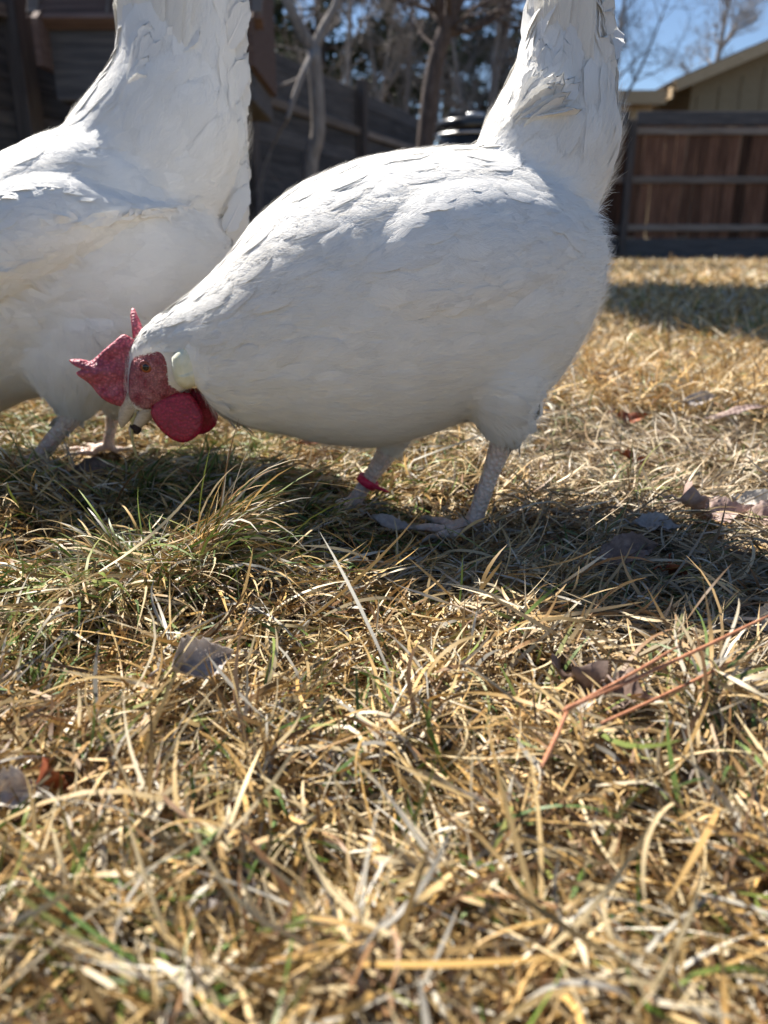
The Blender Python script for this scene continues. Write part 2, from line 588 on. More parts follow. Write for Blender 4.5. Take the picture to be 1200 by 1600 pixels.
# left fence: horizontal boards, receding towards the far corner
A0 = Vector((-3.7, 0.15, 0)); A1 = Vector((0.60, 11.6, 0))
dv = (A1 - A0); LL = dv.length; ang = math.atan2(dv.y, dv.x); dv.normalize()
fl = empty('wooden_fence', A0, 'dark horizontal plank fence receding along the left side of the lawn', 'fence', rz=ang)
bay = LL / 5
pm = plank_mesh('plank', bay - 0.010, 0.022, 0.1445); pm.materials.append(M['fence_dark'])
for i in range(5):
    for j in range(12):
        o = link('plank', pm, None, fl)
        o.location = (bay * (i + .5), 0.04 + rnd.uniform(-.006, .006), 0.10 + j * 0.146)
        o.rotation_euler = (rnd.uniform(-.02, .02), 0, 0)
for i in range(6):
    b = MB(); b.box((0, 0, 0), (0.10, 0.10, 1.9), bev=0.008)
    b.build('post', M['fence_post'], fl, loc=(bay * i, -0.025, 0.93))
for i in range(5):
    b = MB(); b.box((0, 0, 0), (bay - 0.11, 0.05, 0.07), bev=0.006)
    b.build('rail', M['fence_rail'], fl, loc=(bay * (i + .5), -0.0, 1.37))

# ------------------------------------------------------------------ nest box at the left
nbx = empty('nest_box', (-1.14, 4.5, 0), 'brown wooden nest box with a sloping lid by the dark plank fence', 'nest box')
b = MB(); b.box((0, 0, 0), (0.98, 0.70, 0.34), bev=0.008); b.build('box', M['fence_dark'], nbx, loc=(0, 0.15, 1.06))
tl = R(60)
Mx = Matrix.Rotation(tl, 3, 'X')
b = MB(); b.box((0, 0, 0), (1.10, 1.05, 0.03), Mx, bev=0.006)
lid = b.build('lid', M['coop'], nbx, loc=(0, 0.02, 1.69))
for sx in (-0.535, -0.18, 0.18, 0.535):
    b = MB(); b.box((sx, 0, 0.027), (0.05 if abs(sx) > .4 else .012, 1.05, 0.024 if abs(sx) > .4 else .01), bev=0.003)
    b.v = [tuple(Mx @ Vector(p_)) for p_ in b.v]
    b.build('batten', M['fence_rail'], lid)
b = MB(); b.box((0, -.53, -0.01), (1.12, 0.03, 0.075), bev=0.004); b.v = [tuple(Mx @ Vector(p_)) for p_ in b.v]
b.build('edge_board', M['coop'], lid)
for sx in (-1, 1):
    b = MB()
    vs = [(sx * 0.49, -0.33, -.22), (sx * 0.49, 0.50, -.22), (sx * 0.49, 0.50, 0.57), (sx * 0.49, -0.33, -.02)]
    vs += [(p_[0] + sx * 0.03, p_[1], p_[2]) for p_ in vs]
    b.add(vs, [(0, 1, 2, 3), (7, 6, 5, 4), (0, 4, 5, 1), (1, 5, 6, 2), (2, 6, 7, 3), (3, 7, 4, 0)])
    b.build('end_panel', M['coop'], nbx, loc=(0, 0, 1.24))
for sx in (-.16, .30):
    for sy in (-.1, .4):
        b = MB(); b.box((0, 0, 0), (0.07, 0.07, 0.92), bev=0.006); b.build('leg', M['fence_post'], nbx, loc=(sx, sy, 0.44))

# ------------------------------------------------------------------ compost bin behind the hen
cb_ = empty('compost_bin', (0.60, 5.6, 0), 'shiny black ridged compost bin standing on the lawn behind the right hen', 'bin')
b = MB()
prof = [(0.26, 0.0), (0.27, 0.02)]
for i in range(6):
    z = 0.05 + i * 0.14
    prof += [(0.262 - .004 * i, z), (0.272 - .004 * i, z + .02), (0.272 - .004 * i, z + .05), (0.26 - .004 * i, z + .07)]
prof += [(0.235, 0.90)]
b.lathe((0, 0, 0.0), prof, 40); b.build('barrel', M['bin'], cb_, smooth=True)
b = MB(); b.lathe((0, 0, 0.902), [(0.255, 0), (0.262, 0.012), (0.262, 0.05), (0.25, 0.066), (0.20, 0.075), (0.06, 0.085)], 40)
ld = b.build('lid', M['bin'], cb_, smooth=True)
b = MB(); b.tube([(-.06, 0, .98), (-.05, 0, 1.015), (.05, 0, 1.015), (.06, 0, .98)], .011, 8); b.build('handle', M['galv'], ld, smooth=True)
b = MB()
b.tube([(0.268 * math.cos(a), 0.268 * math.sin(a), 0.88) for a in np.linspace(0, 2 * math.pi, 41)], 0.009, 6, cap=False)
b.build('hoop', M['galv'], cb_, smooth=True)

# ------------------------------------------------------------------ house beyond the fence
hs = empty('house', (8.4, 17.0, 0), 'olive sided house with tan eaves and grey shingle gable roof beyond the fence', 'house')
HY = 17.0
ex0, ez0 = -2.85, 2.92          # left eave, relative
rx_, rz_ = 2.6, 5.08             # ridge
slope = math.atan2(rz_ - ez0, rx_ - ex0)
b = MB()
g = [(-2.35, 0, 0), (7.6, 0, 0), (7.55, 0, ez0 + .27), (rx_, 0, rz_ + .12), (-2.35, 0, ez0 + .27)]
g2 = [(a, 9.0, c) for a, _, c in g]
b.add(g + g2, [(0, 1, 2, 3, 4), (9, 8, 7, 6, 5), (0, 5, 6, 1), (1, 6, 7, 2), (4, 9, 5, 0)])
wl = b.build('wall', M['siding'], hs)
for i in range(22):                                  # siding battens
    xx = -2.2 + i * 0.42
    top = (ez0 - .02 + (xx - ex0) * math.tan(slope)) if xx < rx_ else (rz_ - .1 - (xx - rx_) * math.tan(slope))
    b = MB(); b.box((xx, -0.012, (top - .2) / 2), (0.05, 0.022, top - .2)); b.build('batten', M['siding'], wl)
ln = math.hypot(rx_ - ex0, rz_ - ez0)
for sgn in (1, -1):
    cxm = (ex0 + rx_) / 2 if sgn == 1 else rx_ + (rx_ - ex0) / 2
    Mr = Matrix.Rotation(-slope * sgn, 3, 'Y')
    b = MB(); b.box((0, 0, 0), (ln, 9.9, 0.05), Mr)
    rf = b.build('roof', M['shingle'], hs, loc=(cxm, 4.45, (ez0 + rz_) / 2 + .22))
    for k in range(16):                              # shingle courses at the gable edge, lifted like real ones
        b = MB(); b.box((-ln / 2 + (k + .5) * ln / 16, 0, 0.03 + .004 * (k % 2)), (ln / 16 - .02, 9.86, 0.014))
        b.v = [tuple(Mr @ Vector(p_)) for p_ in b.v]
        b.build('shingle_course', M['shingle'], rf)
    b = MB(); b.box((0, 0, 0), (ln, 0.04, 0.20), Mr); b.build('fascia', M['trim'], hs, loc=(cxm, -0.53, (ez0 + rz_) / 2 + .13))
    b = MB(); b.box((0, 0, 0), (ln - .1, 0.5, 0.02), Mr); b.build('soffit', M['trim'], hs, loc=(cxm, -0.26, (ez0 + rz_) / 2 + .07))
b = MB(); b.box((0, 0, 0), (0.04, 9.9, 0.2)); b.build('gutter', M['trim'], hs, loc=(ex0 - .03, 4.45, ez0 + .02))
# low side wing with a tan eave
wg = empty('shed', (4.15, 18.2, 0), 'low tan eaved shed with grey shingle roof left of the olive house', 'shed')
b = MB(); b.box((0, 0, 0), (2.3, 2.5, 2.8)); b.build('wall', M['trim'], wg, loc=(0, 0, 1.40))
b = MB(); b.box((0, 0, 0), (2.5, 3.2, 0.08), Matrix.Rotation(R(10), 3, 'X')); b.build('roof', M['trim'], wg, loc=(0, 0, 3.18))
b = MB(); b.box((0, 0, 0), (2.54, 0.04, 0.24)); b.build('fascia', M['trim'], wg, loc=(0, -1.62, 2.87))

# ------------------------------------------------------------------ trees
def grow(mb, p, d, L, r, depth, rs, spread=0.6, nkid=(2, 3), up=0.1, tips=None, sides=6, wob=0.12, rmin=0.004):
    n = 5
    pts, rad = [p.copy()], [r]
    dd = d.copy()
    for i in range(n):
        dd = (dd + Vector((rs.gauss(0, wob), rs.gauss(0, wob), rs.gauss(0, wob) + up * .25))).normalized()
        p = p + dd * (L / n)
        pts.append(p.copy()); rad.append(max(r * (1 - .42 * (i + 1) / n), rmin * .6))
    mb.tube(pts, rad, sides if depth > 1 else 4, cap=False)
    if depth <= 0:
        if tips is not None: tips.append((p, dd))
        return
    for k in range(rs.randint(*nkid) + (1 if depth > 1 else 0)):
        a = rs.uniform(0, 2 * math.pi)
        ort = dd.orthogonal().normalized()
        ort = Matrix.Rotation(a, 3, dd) @ ort
        s = rs.uniform(.6, 1.3) * spread
        nd_ = (dd * math.cos(s) + ort * math.sin(s) + Vector((0, 0, up))).normalized()
        j = rs.randint(2, n)
        grow(mb, pts[j].copy(), nd_, L * rs.uniform(.55, .8), rad[j] * rs.uniform(.5, .72), depth - 1, rs, spread, nkid, up, tips, sides, wob, rmin)


def bare_tree(loc, stems, label, seed, barkm, depth=4, spread=.6, rmin=.004, up=.1, nkid=(2, 3), group=None):
    """stems: list of (points, radii) of the trunk and main limbs, relative to loc"""
    rs = random.Random(seed)
    t_ = empty('bare_tree', loc, label, 'tree', group)
    tr = MB(); cr = MB()
    for pts, rad, kids in stems:
        P = spline(np.array(pts, float), 5)
        RR = np.interp(np.linspace(0, 1, len(P)), np.linspace(0, 1, len(rad)), rad)
        tr.tube([Vector(q) for q in P], list(RR), 9)
        for k in range(kids):
            i = rs.randint(int(len(P) * .45), len(P) - 1)
            dvec = Vector(P[min(i + 1, len(P) - 1)] - P[i - 1]).normalized()
            a = rs.uniform(0, 6.28)
            ort = Matrix.Rotation(a, 3, dvec) @ dvec.orthogonal().normalized()
            nd_ = (dvec * .6 + ort * rs.uniform(.5, 1)).normalized()
            grow(cr, Vector(P[i]), nd_, rs.uniform(.5, .9) * 1.1 * (depth / 4), RR[i] * .5, depth - 1, rs, spread, nkid, up, None, 5, .14, rmin)
    tr.build('trunk', barkm, t_, smooth=True)
    cr.build('crown', barkm, t_, smooth=True)
    return t_


# dark double stemmed tree in front of the fence corner
def PX(u, v, Y, o=(0, 0, 0)):
    x, z = U(u, v, Y); return (x - o[0], Y - o[1], z - o[2])


o8 = (0.36, 8.6, 0)
bare_tree(o8, [
    ([(0, 0, -.05), (.04, 0, .8), PX(676, 120, 8.6, o8), PX(712, 0, 8.6, o8), (.75, .1, 3.7), (.9, .2, 5.0)], [.12, .095, .085, .08, .06, .03], 10),
    ([(0.02, 0.02, 0.1), (.02, .05, 1.0), PX(690, 60, 8.65, o8), PX(694, -20, 8.65, o8), (.35, .2, 4.2)], [.07, .055, .045, .04, .02], 6)],
    'dark bare tree with two leaning stems behind the right hen’s back', 3, M['bark'], 4, .6)
o7 = (-0.62, 7.0, 0)
bare_tree(o7, [
    ([(0, 0, -.05), (0, 0, .8), PX(497, 200, 7, o7), PX(490, 75, 7, o7)], [.075, .065, .06, .055], 0),
    ([PX(490, 78, 7, o7), PX(470, 45, 6.95, o7), PX(448, 0, 6.9, o7), PX(420, -80, 6.9, o7), PX(400, -220, 6.9, o7)], [.05, .045, .04, .03, .015], 5),
    ([PX(490, 78, 7, o7), PX(505, 45, 7.05, o7), PX(528, 0, 7.1, o7), PX(545, -90, 7.1, o7), PX(570, -220, 7.1, o7)], [.042, .038, .034, .026, .012], 5),
    ([PX(489, 82, 7, o7), PX(478, 105, 6.8, o7), PX(462, 145, 6.7, o7), PX(448, 188, 6.65, o7)], [.028, .026, .022, .018], 2)],
    'slender pale grey bare tree forking in front of the dark plank fence', 5, M['bark_pale'], 4, .55)
o14 = (4.0, 15.2, 0)
bare_tree(o14, [
    ([(0, 0, 0), (-.05, 0, 1.2), (0, 0, 2.4), (.05, 0, 3.6), (.2, 0, 5.2)], [.06, .055, .05, .035, .012], 14),
    ([(0, 0, 2.2), (.5, .1, 3.1), (.9, .2, 4.2)], [.03, .025, .01], 8)],
    'thin bare tree against the blue sky beside the house roof', 8, M['bark_pale'], 4, .7, .004, .12, (2, 4))
o25 = (10.5, 28, 0)
bare_tree(o25, [
    ([(0, 0, 0), (0, 0, 3), (.2, 0, 6), (.4, 0, 9)], [.14, .11, .08, .03], 16)],
    'distant bare tree with fine pale twigs above the house roof', 12, M['bark_pale'], 5, .6, .008, .12, (2, 3))
for k, (u, Y, hh, lab) in enumerate([
        (545, 13.5, 4.6, 'grey leafless shrub tree above the fence, left of the tall dark trunk'),
        (640, 14.5, 5.2, 'grey leafless shrub tree above the fence, beside the two leaning stems'),
        (775, 13.2, 4.6, 'pale leafless shrub tree showing just left of the right hen’s tail')]):
    x, _ = U(u, 100, Y)
    bare_tree((x, Y, 0), [
        ([(0, 0, 0), (.03, 0, 1.0), (-.05, 0, 2.0), (.1, 0, hh)], [.08, .07, .055, .02], 10),
        ([(0, 0, .6), (.4, .1, 1.8), (.7, .2, hh * .8)], [.05, .04, .015], 8),
        ([(0, 0, .5), (-.4, -.1, 1.7), (-.75, .2, hh * .8)], [.05, .04, .015], 8)],
        lab, 20 + k, M['bark_pale'], 4, .6, .006, .1, (2, 4))


def conifer(loc, H, base, rad, label, seed, n_br=60, dens=1.0, trunk_r=.16):
    rs = random.Random(seed)
    t_ = empty('pine_tree', loc, label, 'tree', 'pines beyond the fence')
    b = MB(); b.tube([(rs.uniform(-.08, .08), rs.uniform(-.08, .08), z) for z in np.linspace(0, H, 9)], list(np.linspace(trunk_r, .02, 9)), 9)
    cen, dirs = [], []
    for i in range(n_br):
        f = rs.random() ** .85
        z = base + (H - base) * f
        a = rs.uniform(0, 6.28)
        L = rad * (1 - f) ** .7 * rs.uniform(.5, 1.1) + .25
        d = Vector((math.cos(a), math.sin(a), rs.uniform(-.15, .3)))
        p0 = Vector((0, 0, z)); p1 = p0 + d * L * .6 + Vector((0, 0, -.05 * L)); p2 = p0 + d * L + Vector((0, 0, .08 * L))
        b.tube([p0, p1, p2], [.03, .02, .008], 4, cap=False)
        for q in range(int(L * 16 * dens) + 3):
            s = rs.uniform(.25, 1.05)
            c = p0.lerp(p1, s / .6) if s < .6 else p1.lerp(p2, (s - .6) / .4)
            cen.append(c + Vector((rs.gauss(0, .10), rs.gauss(0, .10), rs.gauss(0, .08))) * (.4 + L * .5))
            dirs.append(d)
    b.build('trunk', M['bark'], t_, smooth=True)
    cen = np.array([tuple(c) for c in cen]); dirs = np.array([tuple(c) for c in dirs])
    r_ = np.random.default_rng(seed)
    m_ = 9
    N = len(cen) * m_
    c = np.repeat(cen, m_, 0)
    d = np.repeat(dirs, m_, 0) * .5 + r_.normal(0, 1, (N, 3))
    d /= np.linalg.norm(d, axis=1, keepdims=True)
    s = np.cross(d, r_.normal(0, 1, (N, 3))); s /= np.linalg.norm(s, axis=1, keepdims=True)
    ln_ = r_.uniform(.10, .24, (N, 1)); wd = r_.uniform(.012, .028, (N, 1))
    V = np.stack([c - s * wd, c + d * ln_ * .5 + s * 0 - s * wd * .9, c + d * ln_, c + s * wd], 1).reshape(-1, 3)
    F = np.arange(N * 4).reshape(-1, 4)
    link('crown', mesh_np('crown', V, F, False), M['needles'], t_)


for k, (u, Y, H, base, rad, den, lab) in enumerate([
        (415, 19, 9, 2.6, 2.2, .8, 'green pine showing between the left hen’s tail and the pale bare tree'),
        (500, 16.5, 10, 2.9, 2.0, 1.2, 'dark pine rising behind the fork of the pale bare tree'),
        (603, 17.5, 11, 3.1, 2.4, 1.5, 'dense dark pine with a straight trunk in the middle of the tree line'),
        (700, 19.5, 10, 2.7, 2.2, 1.4, 'dark pine behind the two leaning stems'),
        (790, 18, 9, 2.2, 1.9, 1.0, 'dark pine just left of the right hen’s tail')]):
    x, _ = U(u, 100, Y)
    conifer((x, Y, 0), H, base, rad, lab, 40 + k, 80, den)
# wood far behind
b = MB()
N = 9000
r_ = np.random.default_rng(77)
c = np.stack([r_.uniform(-24, 7, N), r_.uniform(34, 42, N), r_.beta(1.2, 1.6, N) * 5.2 * (0.75 + .25 * np.sin(r_.uniform(0, 6, N)))], 1)
d = r_.normal(0, 1, (N, 3)); d /= np.linalg.norm(d, axis=1, keepdims=True)
s = np.cross(d, r_.normal(0, 1, (N, 3))); s /= np.linalg.norm(s, axis=1, keepdims=True)
V = np.stack([c - s * .16, c + d * .28 - s * .16, c + d * .55, c + s * .16], 1).reshape(-1, 3)
tag(link('distant_trees', mesh_np('distant_trees', V, np.arange(N * 4).reshape(-1, 4), False), M['needles']), 'far off dark line of trees behind the fence', 'trees', kind='stuff')
# tall pine left of the picture whose crown shades the far lawn
conifer((-2.45, 6.75, 0), 7.9, 6.1, 1.05, 'tall slim pine behind the dark plank fence at the left, its crown above the picture', 71, 60, 2.2, .11)

# ------------------------------------------------------------------ hens
def loft(stn, per=8, nang=44):
    """stn rows: top x,z, bottom x,z, half width, y centre, feather length -> verts, faces, rings info"""
    P = spline(stn, per)
    V, F = [], []
    e = 2.15
    th = np.linspace(0, 2 * np.pi, nang, endpoint=False)
    cs = np.sign(np.cos(th)) * np.abs(np.cos(th)) ** (2 / e)
    sn = np.sign(np.sin(th)) * np.abs(np.sin(th)) ** (2 / e)
    cen = (P[:, 0:2] + P[:, 2:4]) / 2
    half = (P[:, 0:2] - P[:, 2:4]) / 2
    for i in range(len(P)):
        x = cen[i, 0] + half[i, 0] * cs
        z = cen[i, 1] + half[i, 1] * cs
        y = P[i, 5] + max(P[i, 4], .001) * sn
        V.append(np.stack([x, y, z], 1))
    V = np.concatenate(V)
    n = len(P)
    for i in range(n - 1):
        for k in range(nang):
            j = (k + 1) % nang
            F.append((i * nang + k, i * nang + j, (i + 1) * nang + j, (i + 1) * nang + k))
    F.append(tuple(reversed(range(nang))))
    F.append(tuple(range((n - 1) * nang, n * nang)))
    tan = np.gradient(cen, axis=0)
    tan3 = np.stack([tan[:, 0], np.gradient(P[:, 5]) , tan[:, 1]], 1)
    tan3 /= np.linalg.norm(tan3, axis=1, keepdims=True) + 1e-9
    c3 = np.stack([cen[:, 0], P[:, 5], cen[:, 1]], 1)
    h = np.linalg.norm(half, axis=1)
    return V, F, (c3, tan3, h, P[:, 6])


def remeshed(name, V, F, voxel, iters=6, fac=.5):
    me = bpy.data.meshes.new(name)
    me.from_pydata([tuple(p) for p in V], [], F)
    bm = bmesh.new(); bm.from_mesh(me)
    bmesh.ops.recalc_face_normals(bm, faces=bm.faces)
    bm.to_mesh(me); bm.free()
    o = bpy.data.objects.new(name + '_tmp', me)
    C.objects.link(o)
    m_ = o.modifiers.new('r', 'REMESH'); m_.mode = 'VOXEL'; m_.voxel_size = voxel
    s_ = o.modifiers.new('s', 'SMOOTH'); s_.iterations = iters; s_.factor = fac
    dg = bpy.context.evaluated_depsgraph_get()
    dg.update()
    out = bpy.data.meshes.new_from_object(o.evaluated_get(dg), depsgraph=dg)
    out.name = name
    bpy.data.objects.remove(o); bpy.data.meshes.remove(me)
    out.polygons.foreach_set('use_smooth', np.ones(len(out.polygons), dtype=bool))
    return out


def mesh_arrays(me):
    v = np.empty(len(me.vertices) * 3, np.float32); me.vertices.foreach_get('co', v); v = v.reshape(-1, 3)
    me.calc_loop_triangles()
    tr = np.empty(len(me.loop_triangles) * 3, np.int32); me.loop_triangles.foreach_get('vertices', tr); tr = tr.reshape(-1, 3)
    return v, tr


FA = np.array([0, .12, .34, .58, .8, .93, 1.0])
FW = np.array([.18, .62, .95, 1.0, .82, .48, .08])
FB = np.array([-1, -.5, 0, .5, 1])


def feathers_on(bvh, base, flow, L, W, lift, rs, tint, jitter=.22, sink=.0012, curl=.0008, edge=.0010, loose_f=.035, wrap=.007):
    """feather blades lying on a surface; returns verts, faces, cols, uvs"""
    N = len(base)
    na, nb = len(FA), len(FB)
    V = np.empty((N, na, nb, 3), np.float32)
    NN = np.empty((N, na, nb, 3), np.float32)
    for i in range(N):
        p = Vector(base[i])
        q, nrm, _, _ = bvh.find_nearest(p)
        if q is None: q, nrm = p, Vector((0, 0, 1))
        f = Vector(flow[i]); f = f - nrm * f.dot(nrm)
        if f.length < 1e-5: f = nrm.orthogonal()
        f.normalize()
        f = Matrix.Rotation(rs.gauss(0, jitter), 3, nrm) @ f
        s = nrm.cross(f)
        li = lift[i] * rs.uniform(.3, 1.5)
        tilt = rs.gauss(0, .0004)
        tf = rs.uniform(.4, .9) if rs.random() < loose_f else rs.uniform(-.25, .15)
        ck = rs.gauss(0, .12)
        jg = [[1 + rs.uniform(-.15, .12) for _ in range(na)] for _ in (0, 1)]
        for a in range(na):
            # mid line, snapped to the surface
            pm_ = q + f * (L[i] * FA[a]) + s * (L[i] * ck * FA[a] ** 2)
            g_, n2, _, _ = bvh.find_nearest(pm_)
            if g_ is None: g_, n2 = pm_, nrm
            dd_ = (g_ - pm_).length
            if dd_ > wrap: g_ = g_.lerp(pm_, min(.8, (dd_ - wrap) / .022))
            if n2.dot(nrm) < .35: n2 = nrm
            # limit the wrap so tips near an outline stand proud a little
            g_ = g_.lerp(pm_, .08 * FA[a])
            s2 = (s - n2 * s.dot(n2)).normalized()
            fa = FA[a]
            pr = min(1, fa / .45) ** .7 * (1 - (1 - tf) * max(0, (fa - .5) / .5) ** 1.5)
            h = -sink * (1 - min(1, fa / .3)) + (sink * .25 + li) * pr + curl * fa ** 3
            for k in range(nb):
                bb = FB[k]
                x = W[i] * FW[a] * bb * (jg[0 if bb < 0 else 1][a] if abs(bb) == 1 else 1)
                V[i, a, k] = g_ + s2 * x + n2 * (h - edge * bb * bb * (.4 + .6 * FA[a]) - x * x * 4 + tilt * bb)
                NN[i, a, k] = n2 + s2 * (.16 * bb) + f * (.10 * FA[a] ** 3)
    idx = np.arange(N * na * nb).reshape(N, na, nb)
    F = np.stack([idx[:, :-1, :-1], idx[:, 1:, :-1], idx[:, 1:, 1:], idx[:, :-1, 1:]], -1).reshape(-1, 4)
    cols = np.repeat(tint, na * nb, 0)
    uv = np.empty((N, na, nb, 3), np.float32)
    uv[..., 0] = FB[None, None, :]
    uv[..., 1] = FA[None, :, None]
    uv[..., 2] = np.array([rs.random() * 50 for _ in range(N)])[:, None, None]
    return V.reshape(-1, 3), F, cols, uv.reshape(-1, 3), NN.reshape(-1, 3)


def soft_normals(me, nn, k=.82):
    g = np.empty(len(me.vertices) * 3, np.float32)
    me.vertex_normals.foreach_get('vector', g)
    g = g.reshape(-1, 3)
    n = nn / (np.linalg.norm(nn, axis=1, keepdims=True) + 1e-9) * k + g * (1 - k)
    n /= np.linalg.norm(n, axis=1, keepdims=True) + 1e-9
    me.normals_split_custom_set_from_vertices(n)


def set_fuv(me, uv):
    a = me.attributes.new('fuv', 'FLOAT_VECTOR', 'POINT')
    a.data.foreach_set('vector', np.asarray(uv, np.float32).ravel())


def strands_on(pos, nrm, flow, L, wid, lift, r_, jit=.35, seg=3):
    """thin ribbons (barbs of loose down) standing slightly off the surface"""
    N = len(pos)
    f = flow - nrm * np.sum(flow * nrm, 1, keepdims=True)
    f /= np.linalg.norm(f, axis=1, keepdims=True) + 1e-9
    s = np.cross(nrm, f)
    a = r_.normal(0, jit, (N, 1))
    f = f * np.cos(a) + s * np.sin(a); s = np.cross(nrm, f)
    L = L[:, None]; lift = lift[:, None]
    bend = r_.normal(0, .12, (N, 1))
    V = []
    for k in range(seg + 1):
        t_ = k / seg
        c = pos + f * L * t_ + s * L * bend * t_ * t_ + nrm * (lift * t_ * (1 - .35 * t_) + .0004)
        w_ = wid[:, None] * (1 - .8 * t_)
        V += [c - s * w_, c + s * w_]
    V = np.stack(V, 1)
    m_ = (seg + 1) * 2
    idx = np.arange(N * m_).reshape(N, m_)
    F = np.concatenate([idx[:, [2 * k, 2 * k + 1, 2 * k + 3, 2 * k + 2]] for k in range(seg)])
    return V.reshape(-1, 3), F, m_


def blade_feather(name, p0, p1, width, side, nrm, parent, bow=.02, cup=.12, mat_=None, tint=(1, 1, 1), tipw=.55, nick=0.0, seed=0):
    """one large feather with a shaft, from p0 to p1"""
    rs = random.Random(seed)
    p0, p1, side, nrm = Vector(p0), Vector(p1), Vector(side), Vector(nrm)
    ax = p1 - p0; L = ax.length; ax.normalize()
    side = (side - ax * side.dot(ax)).normalized(); nrm = ax.cross(side)
    na, nb = 18, 9
    A = np.linspace(0, 1, na); B = np.linspace(-1, 1, nb)
    V, uv, F = [], [], []
    for i, a in enumerate(A):
        wf = min(1, (.25 + a * 3.2)) * (1 if a < .62 else max(.05, math.sqrt(max(0, 1 - ((a - .62) / .38) ** 2)))) 
        wf *= (.8 + .2 * a)
        mid = p0 + ax * L * a + nrm * bow * L * math.sin(a * 1.8) + side * (.02 * L * math.sin(a * 2.6))
        for k, bb in enumerate(B):
            jag = 1 + (rs.uniform(-nick, nick) if abs(bb) == 1 else 0)
            x = width * wf * bb * jag
            V.append(mid + side * x - ax * abs(bb) ** 1.5 * width * .5 * (1 if a > .15 else a / .15) - nrm * (cup * width * bb * bb))
            uv.append((bb, a * L / .08, seed * 1.7))
    for i in range(na - 1):
        for k in range(nb - 1):
            F.append((i * nb + k, i * nb + k + 1, (i + 1) * nb + k + 1, (i + 1) * nb + k))
    n0 = len(V)
    # shaft
    b = MB()
    b.tube([p0 + ax * L * a + nrm * (bow * L * math.sin(a * 1.8) + .0003) + side * (.02 * L * math.sin(a * 2.6)) for a in np.linspace(0, .95, 10)], list(np.linspace(.0011, .0002, 10)), 5)
    me = bpy.data.meshes.new(name)
    me.from_pydata([tuple(v_) for v_ in V] + b.v, [], F + [tuple(i + n0 for i in f_) for f_ in b.f])
    me.polygons.foreach_set('use_smooth', np.ones(len(me.polygons), dtype=bool))
    set_col(me, np.tile(np.array(tint, np.float32), (len(me.vertices), 1)))
    set_fuv(me, np.concatenate([np.array(uv), np.zeros((len(b.v), 3))]))
    return link(name, me, mat_ or M['quill'], parent)


def pillow(outline, thick, y0, bend=lambda x, z: 0.0, rings=9, flat=.5, n=72):
    """rounded lobe from an outline in (x,z); returns MB"""
    O = np.array(outline, float)
    P = spline(np.vstack([O, O[:1]]), 6)[:-1]
    d = np.concatenate([[0], np.cumsum(np.linalg.norm(np.diff(np.vstack([P, P[:1]]), axis=0), axis=1))])
    s = np.linspace(0, d[-1], n, endpoint=False)
    PP = np.vstack([P, P[:1]])
    ox = np.interp(s, d, PP[:, 0]); oz = np.interp(s, d, PP[:, 1])
    cx, cz = O[:, 0].mean(), O[:, 1].mean()
    V, F = [], []
    for sgn in (1, -1):
        for i in range(rings + 1):
            f = 1 - i / rings
            h = thick * (1 - f ** 2.6) ** flat
            if i == rings: f = .001
            x = cx + (ox - cx) * f; z = cz + (oz - cz) * f
            for k in range(n):
                V.append((x[k], y0 + bend(x[k], z[k]) + sgn * (h + 1e-5), z[k]))
    m_ = rings + 1
    for half in (0, 1):
        off = half * m_ * n
        for i in range(rings):
            for k in range(n):
                j = (k + 1) % n
                q = (off + i * n + k, off + i * n + j, off + (i + 1) * n + j, off + (i + 1) * n + k)
                F.append(q if half else q[::-1])
    for k in range(n):
        j = (k + 1) % n
        F.append((k, j, m_ * n + j, m_ * n + k))
    b = MB(); b.add(V, F)
    return b


def surf_patch(bvh, outline, side, off, rise, rings=8, n=48, ymax=.2):
    """a skin patch laid on the body inside an (x,z) outline, seen from side -1 (camera) or +1"""
    O = np.array(outline, float)
    P = spline(np.vstack([O, O[:1]]), 5)[:-1]
    idx = np.linspace(0, len(P), n, endpoint=False).astype(int)
    P = P[idx]
    c = O.mean(0)
    V, F = [], []
    for i in range(rings + 1):
        f = 1 - i / rings if i < rings else .03
        for k in range(n):
            x, z = c + (P[k] - c) * f
            hit, nr, _, _ = bvh.ray_cast(Vector((x, side * ymax, z)), Vector((0, -side, 0)))
            if hit is None:
                hit, nr, _, _ = bvh.find_nearest(Vector((x, side * .012, z)))
            h = -off * .8 + (off * 1.8 + rise * (1 - f * f) ** 1.1) * min(1, (1 - f) * 3.0)
            V.append(hit + nr * h)
    for i in range(rings):
        for k in range(n):
            j = (k + 1) % n
            q = (i * n + k, i * n + j, (i + 1) * n + j, (i + 1) * n + k)
            F.append(q if side > 0 else q[::-1])
    ring = tuple(range(rings * n, rings * n + n))
    F.append(ring if side > 0 else ring[::-1])
    q = F[len(F) // 2]
    if (Vector(V[q[1]]) - Vector(V[q[0]])).cross(Vector(V[q[3]]) - Vector(V[q[0]])).y * side < 0:
        F = [f_[::-1] for f_ in F]
    b = MB(); b.add(V, F)
    return b


